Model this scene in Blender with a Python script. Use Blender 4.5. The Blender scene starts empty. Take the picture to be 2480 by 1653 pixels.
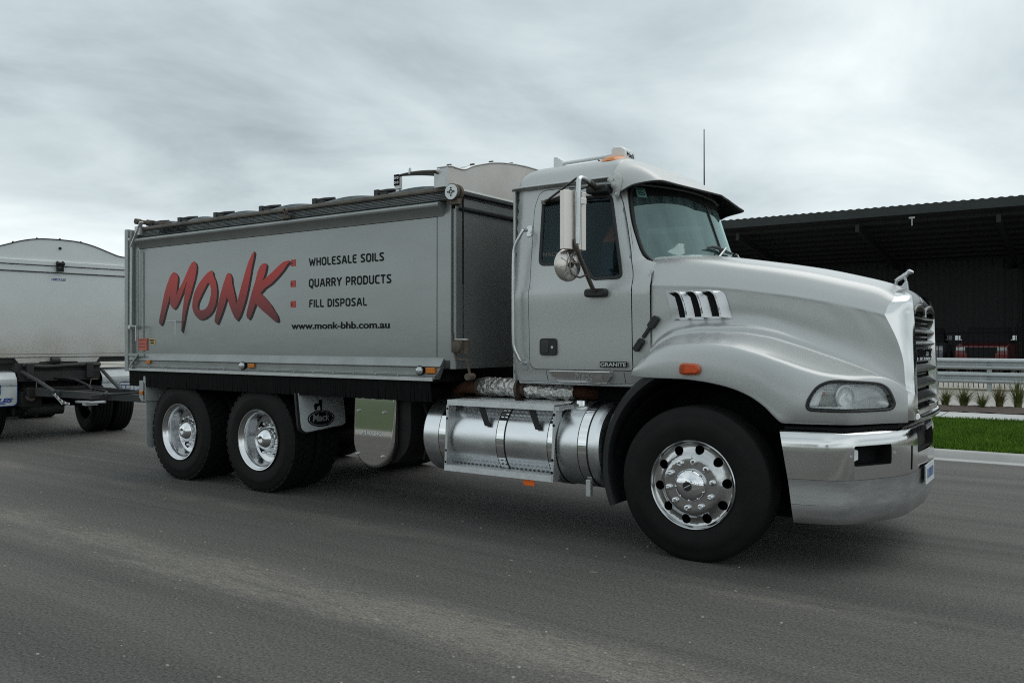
# silver dump truck with its dog trailer on a road, black warehouse behind
CL1X, CL1Y, CL2X, CL2Y, CLOUD_GAIN = -7.941, 5.739, -7.657, 3.365, 1.08
TRK_S, TRK_0 = 0.0, -3.19
import bpy, bmesh, math, random
from mathutils import Vector, Matrix, geometry
from mathutils.bvhtree import BVHTree
random.seed(7)
R = math.radians
sc = bpy.context.scene
col = sc.collection

# ------------------------------------------------------------------ camera
cam = bpy.data.objects.new("camera", bpy.data.cameras.new("camera"))
col.objects.link(cam)
cam.location = (2.211, -6.559, 1.495)
cam.rotation_euler = (R(89.93), 0, R(34.6))
cam.data.sensor_width = 36.0
cam.data.lens = 2026.0 / 2480.0 * 36.0
cam.data.clip_start = 0.05
cam.data.clip_end = 3000
sc.camera = cam

# ------------------------------------------------------------------ sun, sky, exposure
SUN_EL, SUN_AZ = 60.0, 55.0          # azimuth measured from +X towards +Y
sun = bpy.data.lights.new("sun", 'SUN')
sun.energy = 1.0
sun.angle = R(60)
sun.color = (1.0, 0.97, 0.93)
so = bpy.data.objects.new("sun", sun)
col.objects.link(so)
sd = Vector((math.cos(R(SUN_EL)) * math.cos(R(SUN_AZ)), math.cos(R(SUN_EL)) * math.sin(R(SUN_AZ)), math.sin(R(SUN_EL))))
so.rotation_euler = sd.to_track_quat('Z', 'Y').to_euler()
sc.view_settings.view_transform = 'Standard'
sc.view_settings.look = 'None'
sc.view_settings.exposure = 0.14
sc.view_settings.gamma = 1.0
sc.cycles.filter_width = 1.1
sc.cycles.use_denoising = False
sc.cycles.sample_clamp_indirect = 4.0
sc.cycles.caustics_reflective = False
sc.cycles.caustics_refractive = False

w = bpy.data.worlds.new("World")
sc.world = w
w.use_nodes = True
nt = w.node_tree
N, Lk = nt.nodes, nt.links
N.clear()
def wn(t, **k):
    n = N.new(t)
    for a, b in k.items():
        setattr(n, a, b)
    return n
def wmath(op, a, b=None):
    n = wn('ShaderNodeMath', operation=op)
    for i, x in enumerate((a, b)):
        if x is None: continue
        if isinstance(x, (int, float)): n.inputs[i].default_value = x
        else: Lk.new(x, n.inputs[i])
    return n.outputs[0]
wout = wn('ShaderNodeOutputWorld'); wbg = wn('ShaderNodeBackground')
wbg.inputs['Strength'].default_value = 0.1
sky = wn('ShaderNodeTexSky', sky_type='NISHITA')
sky.sun_disc = False
sky.sun_elevation = R(SUN_EL)
sky.sun_rotation = R(90 - SUN_AZ)
tc = wn('ShaderNodeTexCoord'); sx = wn('ShaderNodeSeparateXYZ')
Lk.new(tc.outputs['Generated'], sx.inputs[0])
zz = wmath('ADD', wmath('MAXIMUM', sx.outputs['Z'], 0.0), 0.16)
px, py = wmath('DIVIDE', sx.outputs['X'], zz), wmath('DIVIDE', sx.outputs['Y'], zz)
cb = wn('ShaderNodeCombineXYZ'); Lk.new(px, cb.inputs[0]); Lk.new(py, cb.inputs[1])
def cloud(scale, detail, rough, dist, rot, sc3, loc):
    mp = wn('ShaderNodeMapping'); mp.inputs['Rotation'].default_value = (0, 0, R(rot)); mp.inputs['Scale'].default_value = sc3; mp.inputs['Location'].default_value = loc
    Lk.new(cb.outputs[0], mp.inputs[0])
    n = wn('ShaderNodeTexNoise'); n.inputs['Scale'].default_value = scale; n.inputs['Detail'].default_value = detail; n.inputs['Roughness'].default_value = rough; n.inputs['Distortion'].default_value = dist
    Lk.new(mp.outputs[0], n.inputs['Vector'])
    return n.outputs['Fac']
c1 = cloud(0.40, 4.0, 0.5, 0.5, -28, (1.0, 0.58, 1), (CL1X, CL1Y, 0))
c2 = cloud(1.2, 7.0, 0.60, 0.35, -34, (1.0, 0.85, 1), (CL2X, CL2Y, 0))
cs = wmath('ADD', wmath('MULTIPLY', c1, 0.68), wmath('MULTIPLY', c2, 0.32))
rp = wn('ShaderNodeValToRGB')
e = rp.color_ramp.elements
e[0].position = 0.37; e[0].color = (0.31, 0.375, 0.40, 1)
e[1].position = 0.60; e[1].color = (0.79, 0.855, 0.87, 1)
m = e.new(0.485); m.color = (0.55, 0.625, 0.65, 1)
Lk.new(cs, rp.inputs[0])
# brighter towards the horizon
hz = wn('ShaderNodeMapRange'); hz.inputs['From Min'].default_value = 0.0; hz.inputs['From Max'].default_value = 0.25
hz.inputs['To Min'].default_value = 0.3; hz.inputs['To Max'].default_value = 0.0
Lk.new(sx.outputs['Z'], hz.inputs[0])
mixh = wn('ShaderNodeMix', data_type='RGBA'); Lk.new(hz.outputs[0], mixh.inputs['Factor'])
Lk.new(rp.outputs[0], mixh.inputs[6]); mixh.inputs[7].default_value = (0.86, 0.935, 0.94, 1)
sc10 = wn('ShaderNodeVectorMath', operation='SCALE'); sc10.inputs['Scale'].default_value = 10.0 * CLOUD_GAIN
Lk.new(mixh.outputs[2], sc10.inputs[0])
mixs = wn('ShaderNodeMix', data_type='RGBA'); mixs.inputs['Factor'].default_value = 0.97
Lk.new(sky.outputs[0], mixs.inputs[6]); Lk.new(sc10.outputs[0], mixs.inputs[7])
Lk.new(mixs.outputs[2], wbg.inputs[0]); Lk.new(wbg.outputs[0], wout.inputs[0])

# ------------------------------------------------------------------ materials
def mat(name, c, rough=0.5, metal=0.0, var=0.12, vscale=3.0, bump=0.0, bscale=60.0, c2=None, coat=0.0, rvar=0.0, spec=None, stretch=(1, 1, 1), emit=None, coatr=0.06):
    m = bpy.data.materials.new(name); m.use_nodes = True
    nt = m.node_tree; nd = nt.nodes; lk = nt.links
    b = nd['Principled BSDF']
    b.inputs['Roughness'].default_value = rough; b.inputs['Metallic'].default_value = metal
    if spec is not None: b.inputs['Specular IOR Level'].default_value = spec
    if coat: b.inputs['Coat Weight'].default_value = coat; b.inputs['Coat Roughness'].default_value = coatr
    t = nd.new('ShaderNodeTexCoord'); mp = nd.new('ShaderNodeMapping'); mp.inputs['Scale'].default_value = stretch
    lk.new(t.outputs['Object'], mp.inputs[0])
    n = nd.new('ShaderNodeTexNoise'); n.inputs['Scale'].default_value = vscale; n.inputs['Detail'].default_value = 5; n.inputs['Roughness'].default_value = 0.6
    lk.new(mp.outputs[0], n.inputs['Vector'])
    r = nd.new('ShaderNodeValToRGB'); r.color_ramp.elements[0].position = 0.32; r.color_ramp.elements[1].position = 0.68
    if c2 is None:
        r.color_ramp.elements[0].color = tuple(x * (1 - var) for x in c) + (1,)
        r.color_ramp.elements[1].color = tuple(min(1, x * (1 + var)) for x in c) + (1,)
    else:
        r.color_ramp.elements[0].color = tuple(c) + (1,); r.color_ramp.elements[1].color = tuple(c2) + (1,)
    lk.new(n.outputs['Fac'], r.inputs[0]); lk.new(r.outputs[0], b.inputs['Base Color'])
    if rvar:
        mr = nd.new('ShaderNodeMapRange'); mr.inputs['To Min'].default_value = max(0, rough - rvar); mr.inputs['To Max'].default_value = rough + rvar
        mr.inputs['From Min'].default_value = 0.3; mr.inputs['From Max'].default_value = 0.7
        lk.new(n.outputs['Fac'], mr.inputs[0]); lk.new(mr.outputs[0], b.inputs['Roughness'])
    if bump:
        n2 = nd.new('ShaderNodeTexNoise'); n2.inputs['Scale'].default_value = bscale; n2.inputs['Detail'].default_value = 4
        lk.new(mp.outputs[0], n2.inputs['Vector'])
        bp = nd.new('ShaderNodeBump'); bp.inputs['Strength'].default_value = bump; bp.inputs['Distance'].default_value = 0.01
        lk.new(n2.outputs['Fac'], bp.inputs['Height']); lk.new(bp.outputs[0], b.inputs['Normal'])
    if emit:
        b.inputs['Emission Color'].default_value = tuple(emit) + (1,); b.inputs['Emission Strength'].default_value = 1.0
    return m
def glass(name, tint, refl=(1, 1, 1), ior=1.6, dust=0.0, dustc=(0.5, 0.6, 0.6), rough=0.02):
    m = bpy.data.materials.new(name); m.use_nodes = True
    nt = m.node_tree; nd = nt.nodes; lk = nt.links; nd.clear()
    o = nd.new('ShaderNodeOutputMaterial'); mx = nd.new('ShaderNodeMixShader'); tr = nd.new('ShaderNodeBsdfTransparent'); gl = nd.new('ShaderNodeBsdfGlossy'); fr = nd.new('ShaderNodeFresnel')
    tr.inputs[0].default_value = tuple(tint) + (1,); gl.inputs['Roughness'].default_value = rough; gl.inputs[0].default_value = tuple(refl) + (1,)
    t = nd.new('ShaderNodeTexCoord'); n = nd.new('ShaderNodeTexNoise'); n.inputs['Scale'].default_value = 2.5; lk.new(t.outputs['Object'], n.inputs['Vector'])
    bp = nd.new('ShaderNodeBump'); bp.inputs['Strength'].default_value = 0.02; bp.inputs['Distance'].default_value = 0.05; lk.new(n.outputs['Fac'], bp.inputs['Height'])
    lk.new(bp.outputs[0], gl.inputs['Normal'])
    fr.inputs[0].default_value = ior
    lk.new(fr.outputs[0], mx.inputs[0]); lk.new(tr.outputs[0], mx.inputs[1]); lk.new(gl.outputs[0], mx.inputs[2]); last = mx.outputs[0]
    if dust:
        df = nd.new('ShaderNodeBsdfDiffuse'); df.inputs[0].default_value = tuple(dustc) + (1,)
        mp = nd.new('ShaderNodeMapping'); mp.inputs['Scale'].default_value = (1, 7, 0.9); mp.inputs['Rotation'].default_value = (R(-14), 0, 0); lk.new(t.outputs['Object'], mp.inputs[0])
        n2 = nd.new('ShaderNodeTexNoise'); n2.inputs['Scale'].default_value = 1.6; n2.inputs['Detail'].default_value = 5; lk.new(mp.outputs[0], n2.inputs['Vector'])
        mr_ = nd.new('ShaderNodeMapRange'); mr_.inputs['From Min'].default_value = 0.35; mr_.inputs['From Max'].default_value = 0.68; mr_.inputs['To Min'].default_value = dust * 0.45; mr_.inputs['To Max'].default_value = dust * 1.5; lk.new(n2.outputs['Fac'], mr_.inputs[0])
        m2 = nd.new('ShaderNodeMixShader'); lk.new(mr_.outputs[0], m2.inputs[0]); lk.new(last, m2.inputs[1]); lk.new(df.outputs[0], m2.inputs[2]); last = m2.outputs[0]
    lk.new(last, o.inputs[0])
    return m
M = {}
M['paint'] = mat('silver_paint', (0.50, 0.51, 0.505), 0.36, 0.45, 0.012, 1.3, coat=0.3, coatr=0.08)
M['binpaint'] = mat('bin_grey_paint', (0.27, 0.285, 0.278), 0.33, 0.6, 0.06, 1.6, coat=0.15, coatr=0.2, stretch=(0.6, 1, 2.2), bump=0.35, bscale=1.1)
M['binlight'] = mat('bin_rail_paint', (0.31, 0.325, 0.32), 0.4, 0.35, 0.1, 5, coat=0.15, coatr=0.2)
M['board'] = mat('white_headboard', (0.60, 0.585, 0.56), 0.55, 0, 0.08, 2.5, c2=(0.53, 0.50, 0.465))
M['rail'] = mat('dusty_brown_rail', (0.085, 0.078, 0.07), 0.8, 0, 0.2, 9, c2=(0.165, 0.145, 0.12), bump=0.2, bscale=40)
M['rust'] = mat('rusty_steel', (0.075, 0.052, 0.038), 0.8, 0.1, 0.3, 14, c2=(0.13, 0.11, 0.09), bump=0.3)
M['rustpipe'] = mat('rusted_pipe', (0.085, 0.032, 0.018), 0.85, 0, 0.3, 12, c2=(0.14, 0.06, 0.035), bump=0.3)
M['ribs'] = mat('ribbed_tarp_track', (0.24, 0.255, 0.26), 0.45, 0.4, 0.2, 8)
M['tarp'] = mat('tarp_cloth', (0.10, 0.125, 0.135), 0.65, 0, 0.25, 6, bump=0.2, bscale=30)
M['black'] = mat('black_plastic', (0.012, 0.013, 0.014), 0.45, 0, 0.2, 10)
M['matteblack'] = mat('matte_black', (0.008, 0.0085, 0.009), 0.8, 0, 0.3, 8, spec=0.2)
M['bristle'] = mat('black_bristle', (0.0055, 0.006, 0.006), 0.85, 0, 0.5, 60, spec=0.15, stretch=(1, 1, 0.05), bump=0.4, bscale=120)
M['chassis'] = mat('chassis_black', (0.010, 0.010, 0.011), 0.6, 0.1, 0.4, 7, c2=(0.020, 0.018, 0.016), spec=0.3)
M['rubber'] = mat('tyre_rubber', (0.006, 0.006, 0.006), 0.68, 0, 0.3, 9, c2=(0.0095, 0.0095, 0.009), spec=0.22, bump=0.08, bscale=70)
M['seal'] = mat('rubber_seal', (0.012, 0.013, 0.014), 0.5, 0, 0.2, 8)
M['chrome'] = mat('chrome', (0.80, 0.81, 0.82), 0.05, 1.0, 0.02, 5, rvar=0.02)
M['bumperchrome'] = mat('bumper_chrome', (0.72, 0.72, 0.715), 0.13, 1.0, 0.03, 3, rvar=0.04)
M['mirrorsteel'] = mat('mirror_steel_plate', (0.62, 0.60, 0.57), 0.035, 1.0, 0.02, 3)
M['satin'] = mat('satin_aluminium', (0.56, 0.57, 0.58), 0.34, 1.0, 0.06, 4, rvar=0.06, stretch=(0.3, 1, 3))
M['alloy'] = mat('polished_alloy', (0.54, 0.545, 0.55), 0.16, 1.0, 0.04, 8, rvar=0.04)
M['dishalloy'] = mat('dull_alloy', (0.72, 0.73, 0.74), 0.2, 1.0, 0.08, 9, rvar=0.08)
M['tank'] = mat('tank_aluminium', (0.76, 0.785, 0.80), 0.30, 1.0, 0.08, 3.5, rvar=0.09, stretch=(0.7, 1, 1.4))
M['step'] = mat('step_aluminium', (0.70, 0.72, 0.73), 0.45, 0.5, 0.08, 12, rvar=0.05)
M['galv'] = mat('galvanised_bracket', (0.55, 0.56, 0.56), 0.42, 0.55, 0.1, 8)
M['foil'] = mat('crumpled_foil', (0.62, 0.61, 0.58), 0.36, 0.85, 0.1, 9, rvar=0.1)
M['foildirt'] = M['foil']
M['mirrorback'] = mat('mirror_steel', (0.62, 0.58, 0.54), 0.3, 0.9, 0.08, 6, rvar=0.08)
M['tubesteel'] = mat('steel_tube', (0.60, 0.615, 0.62), 0.28, 0.9, 0.06, 10)
M['darktube'] = mat('dull_brown_tube', (0.13, 0.115, 0.10), 0.35, 0.7, 0.15, 12)
M['whitepaint'] = mat('white_fibreglass', (0.80, 0.83, 0.83), 0.4, 0, 0.05, 3)
M['visor'] = mat('visor_white', (0.56, 0.555, 0.545), 0.42, 0.2, 0.05, 2, coat=0.2, coatr=0.2)
M['amber'] = mat('amber_lens', (0.58, 0.17, 0.010), 0.22, 0, 0.1, 20, coat=0.4)
M['redamber'] = mat('orange_red_lens', (0.46, 0.07, 0.015), 0.22, 0, 0.15, 20, coat=0.5)
M['repeater'] = mat('repeater_orange', (0.66, 0.075, 0.012), 0.3, 0, 0.1, 20, coat=0.4)
M['reflector'] = mat('orange_reflector', (0.85, 0.15, 0.01), 0.4, 0, 0.08, 30)
M['clearlens'] = mat('clear_lens_body', (0.55, 0.57, 0.57), 0.1, 0.6, 0.15, 20)
M['redletter'] = mat('red_lettering', (0.5, 0.04, 0.03), 0.45)
M['shadowletter'] = mat('black_letter_edge', (0.006, 0.007, 0.008), 0.5)
M['ink'] = mat('black_vinyl', (0.005, 0.008, 0.010), 0.6, 0, 0.1, 8, spec=0.2)
M['redvinyl'] = mat('red_vinyl', (0.48, 0.045, 0.035), 0.45, 0, 0.15, 20)
M['darkredvinyl'] = mat('dark_red_vinyl', (0.16, 0.02, 0.02), 0.5)
M['sticker'] = mat('faded_red_sticker', (0.52, 0.14, 0.10), 0.6, 0, 0.15, 40)
M['yellow'] = mat('yellow_sticker', (0.55, 0.40, 0.16), 0.6, 0, 0.2, 30)
M['sidegl'] = glass('side_glass', (0.68, 0.86, 0.89), (0.45, 0.62, 0.68), 1.45, 0.012)
M['screengl'] = glass('windscreen_glass', (0.66, 0.84, 0.83), (0.76, 1.0, 0.97), 2.25, 0.12, (0.40, 0.58, 0.57))
M['lampgl'] = glass('lamp_glass', (0.96, 0.98, 0.98), (0.9, 0.92, 0.93), 1.45)
M['interior'] = mat('cab_interior', (0.06, 0.085, 0.095), 0.8, 0, 0.2, 5)
M['seat'] = mat('seat_cloth', (0.05, 0.09, 0.105), 0.9, 0, 0.2, 8)
M['orange'] = mat('hi_vis_orange', (0.92, 0.24, 0.12), 0.9, 0, 0.15, 9, bump=0.3, bscale=14)
M['navy'] = mat('navy_cloth', (0.02, 0.035, 0.06), 0.9)
M['headrefl'] = mat('lamp_reflector', (0.95, 0.96, 0.965), 0.28, 0.2, 0.03, 30)
M['grillebar'] = mat('grille_bar', (0.11, 0.105, 0.10), 0.22, 0.85, 0.15, 6)
M['capblack'] = mat('gloss_black_cap', (0.014, 0.015, 0.016), 0.28, 0, 0.1, 6, coat=0.3)
M['plate'] = mat('number_plate', (0.62, 0.66, 0.68), 0.45, 0, 0.05, 20)
M['plateblue'] = mat('plate_blue', (0.04, 0.10, 0.28), 0.5)
M['flap'] = mat('white_mudflap', (0.50, 0.53, 0.54), 0.5, 0, 0.1, 6)
M['flapgrey'] = mat('grey_mudflap', (0.34, 0.36, 0.36), 0.55, 0, 0.1, 6)
M['logoblue'] = mat('logo_blue', (0.012, 0.05, 0.24), 0.5)
M['twhite'] = mat('trailer_white', (0.60, 0.63, 0.625), 0.45, 0, 0.04, 2, coat=0.15, coatr=0.25)
M['tgrey'] = mat('trailer_chassis', (0.014, 0.016, 0.018), 0.6, 0.1, 0.3, 6, c2=(0.032, 0.028, 0.025))
M['draw'] = mat('drawbar_paint', (0.030, 0.035, 0.038), 0.6, 0.1, 0.3, 3, c2=(0.055, 0.052, 0.05))
M['drawrust'] = mat('drawbar_dust', (0.055, 0.038, 0.032), 0.8, 0, 0.3, 6, c2=(0.035, 0.03, 0.03))
M['glow'] = mat('lens_white', (0.7, 0.74, 0.76), 0.2)

# red letters fade to a dark red towards their feet, as painted on the bin
_m = M['redletter'].node_tree
_b = _m.nodes['Principled BSDF']
_t = _m.nodes.new('ShaderNodeTexCoord'); _s = _m.nodes.new('ShaderNodeSeparateXYZ'); _m.links.new(_t.outputs['Object'], _s.inputs[0])
_r = _m.nodes.new('ShaderNodeMapRange'); _r.inputs['From Min'].default_value = 1.62; _r.inputs['From Max'].default_value = 2.15
_m.links.new(_s.outputs['Z'], _r.inputs[0])
_c = _m.nodes.new('ShaderNodeValToRGB'); _c.color_ramp.elements[0].color = (0.045, 0.008, 0.010, 1); _c.color_ramp.elements[1].color = (0.52, 0.040, 0.034, 1)
_e = _c.color_ramp.elements.new(0.35); _e.color = (0.22, 0.026, 0.026, 1)
_m.links.new(_r.outputs[0], _c.inputs[0]); _m.links.new(_c.outputs[0], _b.inputs['Base Color'])

# crumpled foil: voronoi dents
_m = M['foil'].node_tree; _b = _m.nodes['Principled BSDF']
_t = _m.nodes.new('ShaderNodeTexCoord'); _v = _m.nodes.new('ShaderNodeTexVoronoi'); _v.inputs['Scale'].default_value = 24
_n = _m.nodes.new('ShaderNodeTexNoise'); _n.inputs['Scale'].default_value = 20; _n.inputs['Detail'].default_value = 3
_a = _m.nodes.new('ShaderNodeVectorMath'); _a.operation = 'MULTIPLY_ADD'; _a.inputs[1].default_value = (0.05, 0.05, 0.05)
_m.links.new(_t.outputs['Object'], _n.inputs['Vector']); _m.links.new(_n.outputs['Color'], _a.inputs[0]); _m.links.new(_t.outputs['Object'], _a.inputs[2]); _m.links.new(_a.outputs[0], _v.inputs['Vector'])
_p = _m.nodes.new('ShaderNodeBump'); _p.inputs['Strength'].default_value = 0.55; _p.inputs['Distance'].default_value = 0.02
_m.links.new(_v.outputs['Distance'], _p.inputs['Height']); _m.links.new(_p.outputs[0], _b.inputs['Normal'])

# dirt spatter for the trailer front: speckle low on the panel
_m = M['twhite'].node_tree; _b = _m.nodes['Principled BSDF']
_ramp = [n for n in _m.nodes if n.type == 'VALTORGB'][0]
_t = _m.nodes.new('ShaderNodeTexCoord'); _s = _m.nodes.new('ShaderNodeSeparateXYZ'); _m.links.new(_t.outputs['Object'], _s.inputs[0])
_n = _m.nodes.new('ShaderNodeTexNoise'); _n.inputs['Scale'].default_value = 75; _n.inputs['Detail'].default_value = 3; _m.links.new(_t.outputs['Object'], _n.inputs['Vector'])
_n2 = _m.nodes.new('ShaderNodeTexNoise'); _n2.inputs['Scale'].default_value = 1.6; _m.links.new(_t.outputs['Object'], _n2.inputs['Vector'])
_h = _m.nodes.new('ShaderNodeMapRange'); _h.inputs['From Min'].default_value = 2.1; _h.inputs['From Max'].default_value = 1.25; _h.inputs['To Min'].default_value = 0.0; _h.inputs['To Max'].default_value = 0.17
_m.links.new(_s.outputs['Z'], _h.inputs[0])
def mm(op, a, b):
    q = _m.nodes.new('ShaderNodeMath'); q.operation = op
    for i, x in enumerate((a, b)):
        if isinstance(x, (int, float)): q.inputs[i].default_value = x
        else: _m.links.new(x, q.inputs[i])
    return q.outputs[0]
_k = mm('ADD', _n.outputs['Fac'], mm('MULTIPLY', _h.outputs[0], mm('MULTIPLY', _n2.outputs['Fac'], 2.0)))
_rr = _m.nodes.new('ShaderNodeMapRange'); _rr.inputs['From Min'].default_value = 0.68; _rr.inputs['From Max'].default_value = 0.84; _m.links.new(_k, _rr.inputs[0])
_x = _m.nodes.new('ShaderNodeMix'); _x.data_type = 'RGBA'; _m.links.new(_rr.outputs[0], _x.inputs['Factor']); _m.links.new(_ramp.outputs[0], _x.inputs[6]); _x.inputs[7].default_value = (0.20, 0.16, 0.12, 1)
_f = mm('MULTIPLY', mm('MULTIPLY', _h.outputs[0], 6.0), _n2.outputs['Fac'])
_y = _m.nodes.new('ShaderNodeMix'); _y.data_type = 'RGBA'; _m.links.new(_f, _y.inputs['Factor']); _m.links.new(_x.outputs[2], _y.inputs[6]); _y.inputs[7].default_value = (0.36, 0.315, 0.255, 1)
_m.links.new(_y.outputs[2], _b.inputs['Base Color'])

# ------------------------------------------------------------------ mesh helpers
def tag(o, label=None, cat=None, group=None, kind=None):
    if label: o['label'] = label
    if cat: o['category'] = cat
    if group: o['group'] = group
    if kind: o['kind'] = kind
    return o
def empty(name, loc=(0, 0, 0), rz=0, parent=None):
    o = bpy.data.objects.new(name, None); col.objects.link(o); o.location = loc; o.rotation_euler = (0, 0, rz); o.empty_display_size = 0.2
    if parent: o.parent = parent
    return o
class MB:
    def __init__(s): s.v = []; s.f = []; s.half = None
    def add(s, v, f):
        n = len(s.v); s.v += [tuple(x) for x in v]; s.f += [tuple(i + n for i in q) for q in f]; return s
    def box(s, c, d, rot=None):
        hx, hy, hz = d[0] / 2, d[1] / 2, d[2] / 2
        vs = [Vector((x, y, z)) for z in (-hz, hz) for y in (-hy, hy) for x in (-hx, hx)]
        if rot: vs = [rot @ v for v in vs]
        c = Vector(c)
        return s.add([v + c for v in vs], [(0, 2, 3, 1), (4, 5, 7, 6), (0, 1, 5, 4), (2, 6, 7, 3), (0, 4, 6, 2), (1, 3, 7, 5)])
    def bb(s, x0, x1, y0, y1, z0, z1): return s.box(((x0 + x1) / 2, (y0 + y1) / 2, (z0 + z1) / 2), (abs(x1 - x0), abs(y1 - y0), abs(z1 - z0)))
    def bar(s, a, b, wd, ht, up=(0, 0, 1)):
        a, b = Vector(a), Vector(b); d = (b - a); L = d.length; d.normalize(); u = Vector(up); r = d.cross(u).normalized(); u = r.cross(d)
        m = Matrix((d, r, u)).transposed()
        return s.box((a + b) / 2, (L, wd, ht), m)
    def tube(s, path, r, n=10, closed=False, caps=True):
        P = [Vector(p) for p in path]; k = len(P); T = []
        for i in range(k):
            a = P[(i - 1) % k] if (closed or i > 0) else P[i]; b = P[(i + 1) % k] if (closed or i < k - 1) else P[i]
            T.append((b - a).normalized())
        u = Vector((0, 0, 1)) if abs(T[0].z) < 0.9 else Vector((1, 0, 0))
        u = (u - T[0] * u.dot(T[0])).normalized(); vs = []
        for i in range(k):
            u = (u - T[i] * u.dot(T[i])).normalized(); w2 = T[i].cross(u)
            rr = r[i] if isinstance(r, (list, tuple)) else r
            for j in range(n):
                a = 2 * math.pi * j / n; vs.append(P[i] + (u * math.cos(a) + w2 * math.sin(a)) * rr)
        fs = []
        for i in range(k if closed else k - 1):
            i2 = (i + 1) % k
            for j in range(n): fs.append((i * n + j, i * n + (j + 1) % n, i2 * n + (j + 1) % n, i2 * n + j))
        if caps and not closed: fs.append(tuple(range(n))[::-1]); fs.append(tuple((k - 1) * n + j for j in range(n)))
        return s.add(vs, fs)
    def lathe(s, prof, c=(0, 0, 0), n=48, axis='Y', close=False):
        vs = []; k = len(prof)
        for r, h in prof:
            for j in range(n):
                a = 2 * math.pi * j / n; x, z = r * math.cos(a), r * math.sin(a)
                p = {'Y': (x, h, z), 'X': (h, x, z), 'Z': (x, z, h)}[axis]
                vs.append((p[0] + c[0], p[1] + c[1], p[2] + c[2]))
        fs = []
        for i in range(k if close else k - 1):
            i2 = (i + 1) % k
            for j in range(n): fs.append((i * n + j, i * n + (j + 1) % n, i2 * n + (j + 1) % n, i2 * n + j))
        return s.add(vs, fs)
    def grid(s, rows, wrap=False):
        m_ = len(rows); n = len(rows[0]); vs = [p for r in rows for p in r]; fs = []
        for i in range(m_ - 1):
            for j in range(n if wrap else n - 1): fs.append((i * n + j, i * n + (j + 1) % n, (i + 1) * n + (j + 1) % n, (i + 1) * n + j))
        return s.add(vs, fs)
    def prism(s, poly, fa, fb):
        n = len(poly); vs = [fa(*p) for p in poly] + [fb(*p) for p in poly]
        fs = [tuple(range(n)), tuple(range(2 * n - 1, n - 1, -1))] + [(i, i + n, (i + 1) % n + n, (i + 1) % n) for i in range(n)]
        return s.add(vs, fs)
    def extrude_x(s, prof, x0, x1):      # profile of (y, z)
        return s.prism(prof, lambda y, z: (x0, y, z), lambda y, z: (x1, y, z))
    def extrude_y(s, prof, y0, y1):      # profile of (x, z)
        return s.prism(prof, lambda x, z: (x, y0, z), lambda x, z: (x, y1, z))
    def mirror(s, join=False):
        if not join: s.half = True; return s
        n = len(s.v); s.v += [(x, -y, z) for x, y, z in s.v]; s.f += [tuple(i + n for i in q)[::-1] for q in s.f]; return s
    def build(s, name, m, parent=None, smooth=None, bevel=0, seg=2, loc=None, thick=0, fixn=True, sub=0):
        if s.half:
            s.half = None; t = MB(); t.v = [(x, -y, z) for x, y, z in s.v]; t.f = [tuple(q)[::-1] for q in s.f]; t.build(name, m, parent, smooth, bevel, seg, loc, thick, fixn, sub)
        me = bpy.data.meshes.new(name); me.from_pydata([tuple(v) for v in s.v], [], s.f); me.update()
        if fixn:
            b = bmesh.new(); b.from_mesh(me); bmesh.ops.remove_doubles(b, verts=b.verts, dist=1e-5); bmesh.ops.recalc_face_normals(b, faces=b.faces); b.to_mesh(me); b.free()
        me.materials.append(m)
        o = bpy.data.objects.new(name, me); col.objects.link(o)
        if parent: o.parent = parent
        if loc: o.location = loc
        if thick: q = o.modifiers.new('thick', 'SOLIDIFY'); q.thickness = thick; q.offset = 0
        if bevel:
            q = o.modifiers.new('bevel', 'BEVEL'); q.width = bevel; q.segments = seg; q.limit_method = 'ANGLE'; q.angle_limit = R(35); q.harden_normals = True
            smooth = smooth or 40
        if sub: q = o.modifiers.new('sub', 'SUBSURF'); q.levels = sub; q.render_levels = sub
        if smooth:
            me.shade_smooth(); me.set_sharp_from_angle(angle=R(smooth))
        return o
def each(b, name, m, parent=None, **k):
    """build every connected piece of b as an object of its own"""
    n = len(b.v); par = list(range(n))
    def fd(i):
        while par[i] != i: par[i] = par[par[i]]; i = par[i]
        return i
    key = {}
    for i, v in enumerate(b.v): par[fd(i)] = fd(key.setdefault(tuple(round(c, 5) for c in v), i))
    for f in b.f:
        for i in f[1:]: par[fd(i)] = fd(f[0])
    gs = {}
    for f in b.f: gs.setdefault(fd(f[0]), []).append(f)
    out = []
    for fs in gs.values():
        ids = {}; t = MB()
        for f in fs: t.f.append(tuple(ids.setdefault(i, len(ids)) for i in f))
        t.v = [b.v[i] for i in ids]; out.append(t.build(name, m, parent, **k))
    return out
def orient(b, d):
    """turn every face of an open sheet towards direction d"""
    d = Vector(d); out = []
    for f in b.f:
        a, c, e_ = (Vector(b.v[i]) for i in f[:3]); out.append(tuple(f) if (c - a).cross(e_ - a).dot(d) > 0 else tuple(f)[::-1])
    b.f = out; return b
def pip(p, poly):
    x, y = p; c = False; n = len(poly); j = n - 1
    for i in range(n):
        xi, yi = poly[i]; xj, yj = poly[j]
        if (yi > y) != (yj > y) and x < (xj - xi) * (y - yi) / (yj - yi) + xi: c = not c
        j = i
    return c
def dense(poly, g, closed=True):
    out = []; n = len(poly)
    for i in range(n if closed else n - 1):
        a, b = Vector(poly[i]), Vector(poly[(i + 1) % n]); k = max(1, int((b - a).length / g + 0.5))
        for q in range(k): out.append(tuple(a + (b - a) * q / k))
    if not closed: out.append(tuple(poly[-1]))
    return out
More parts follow.
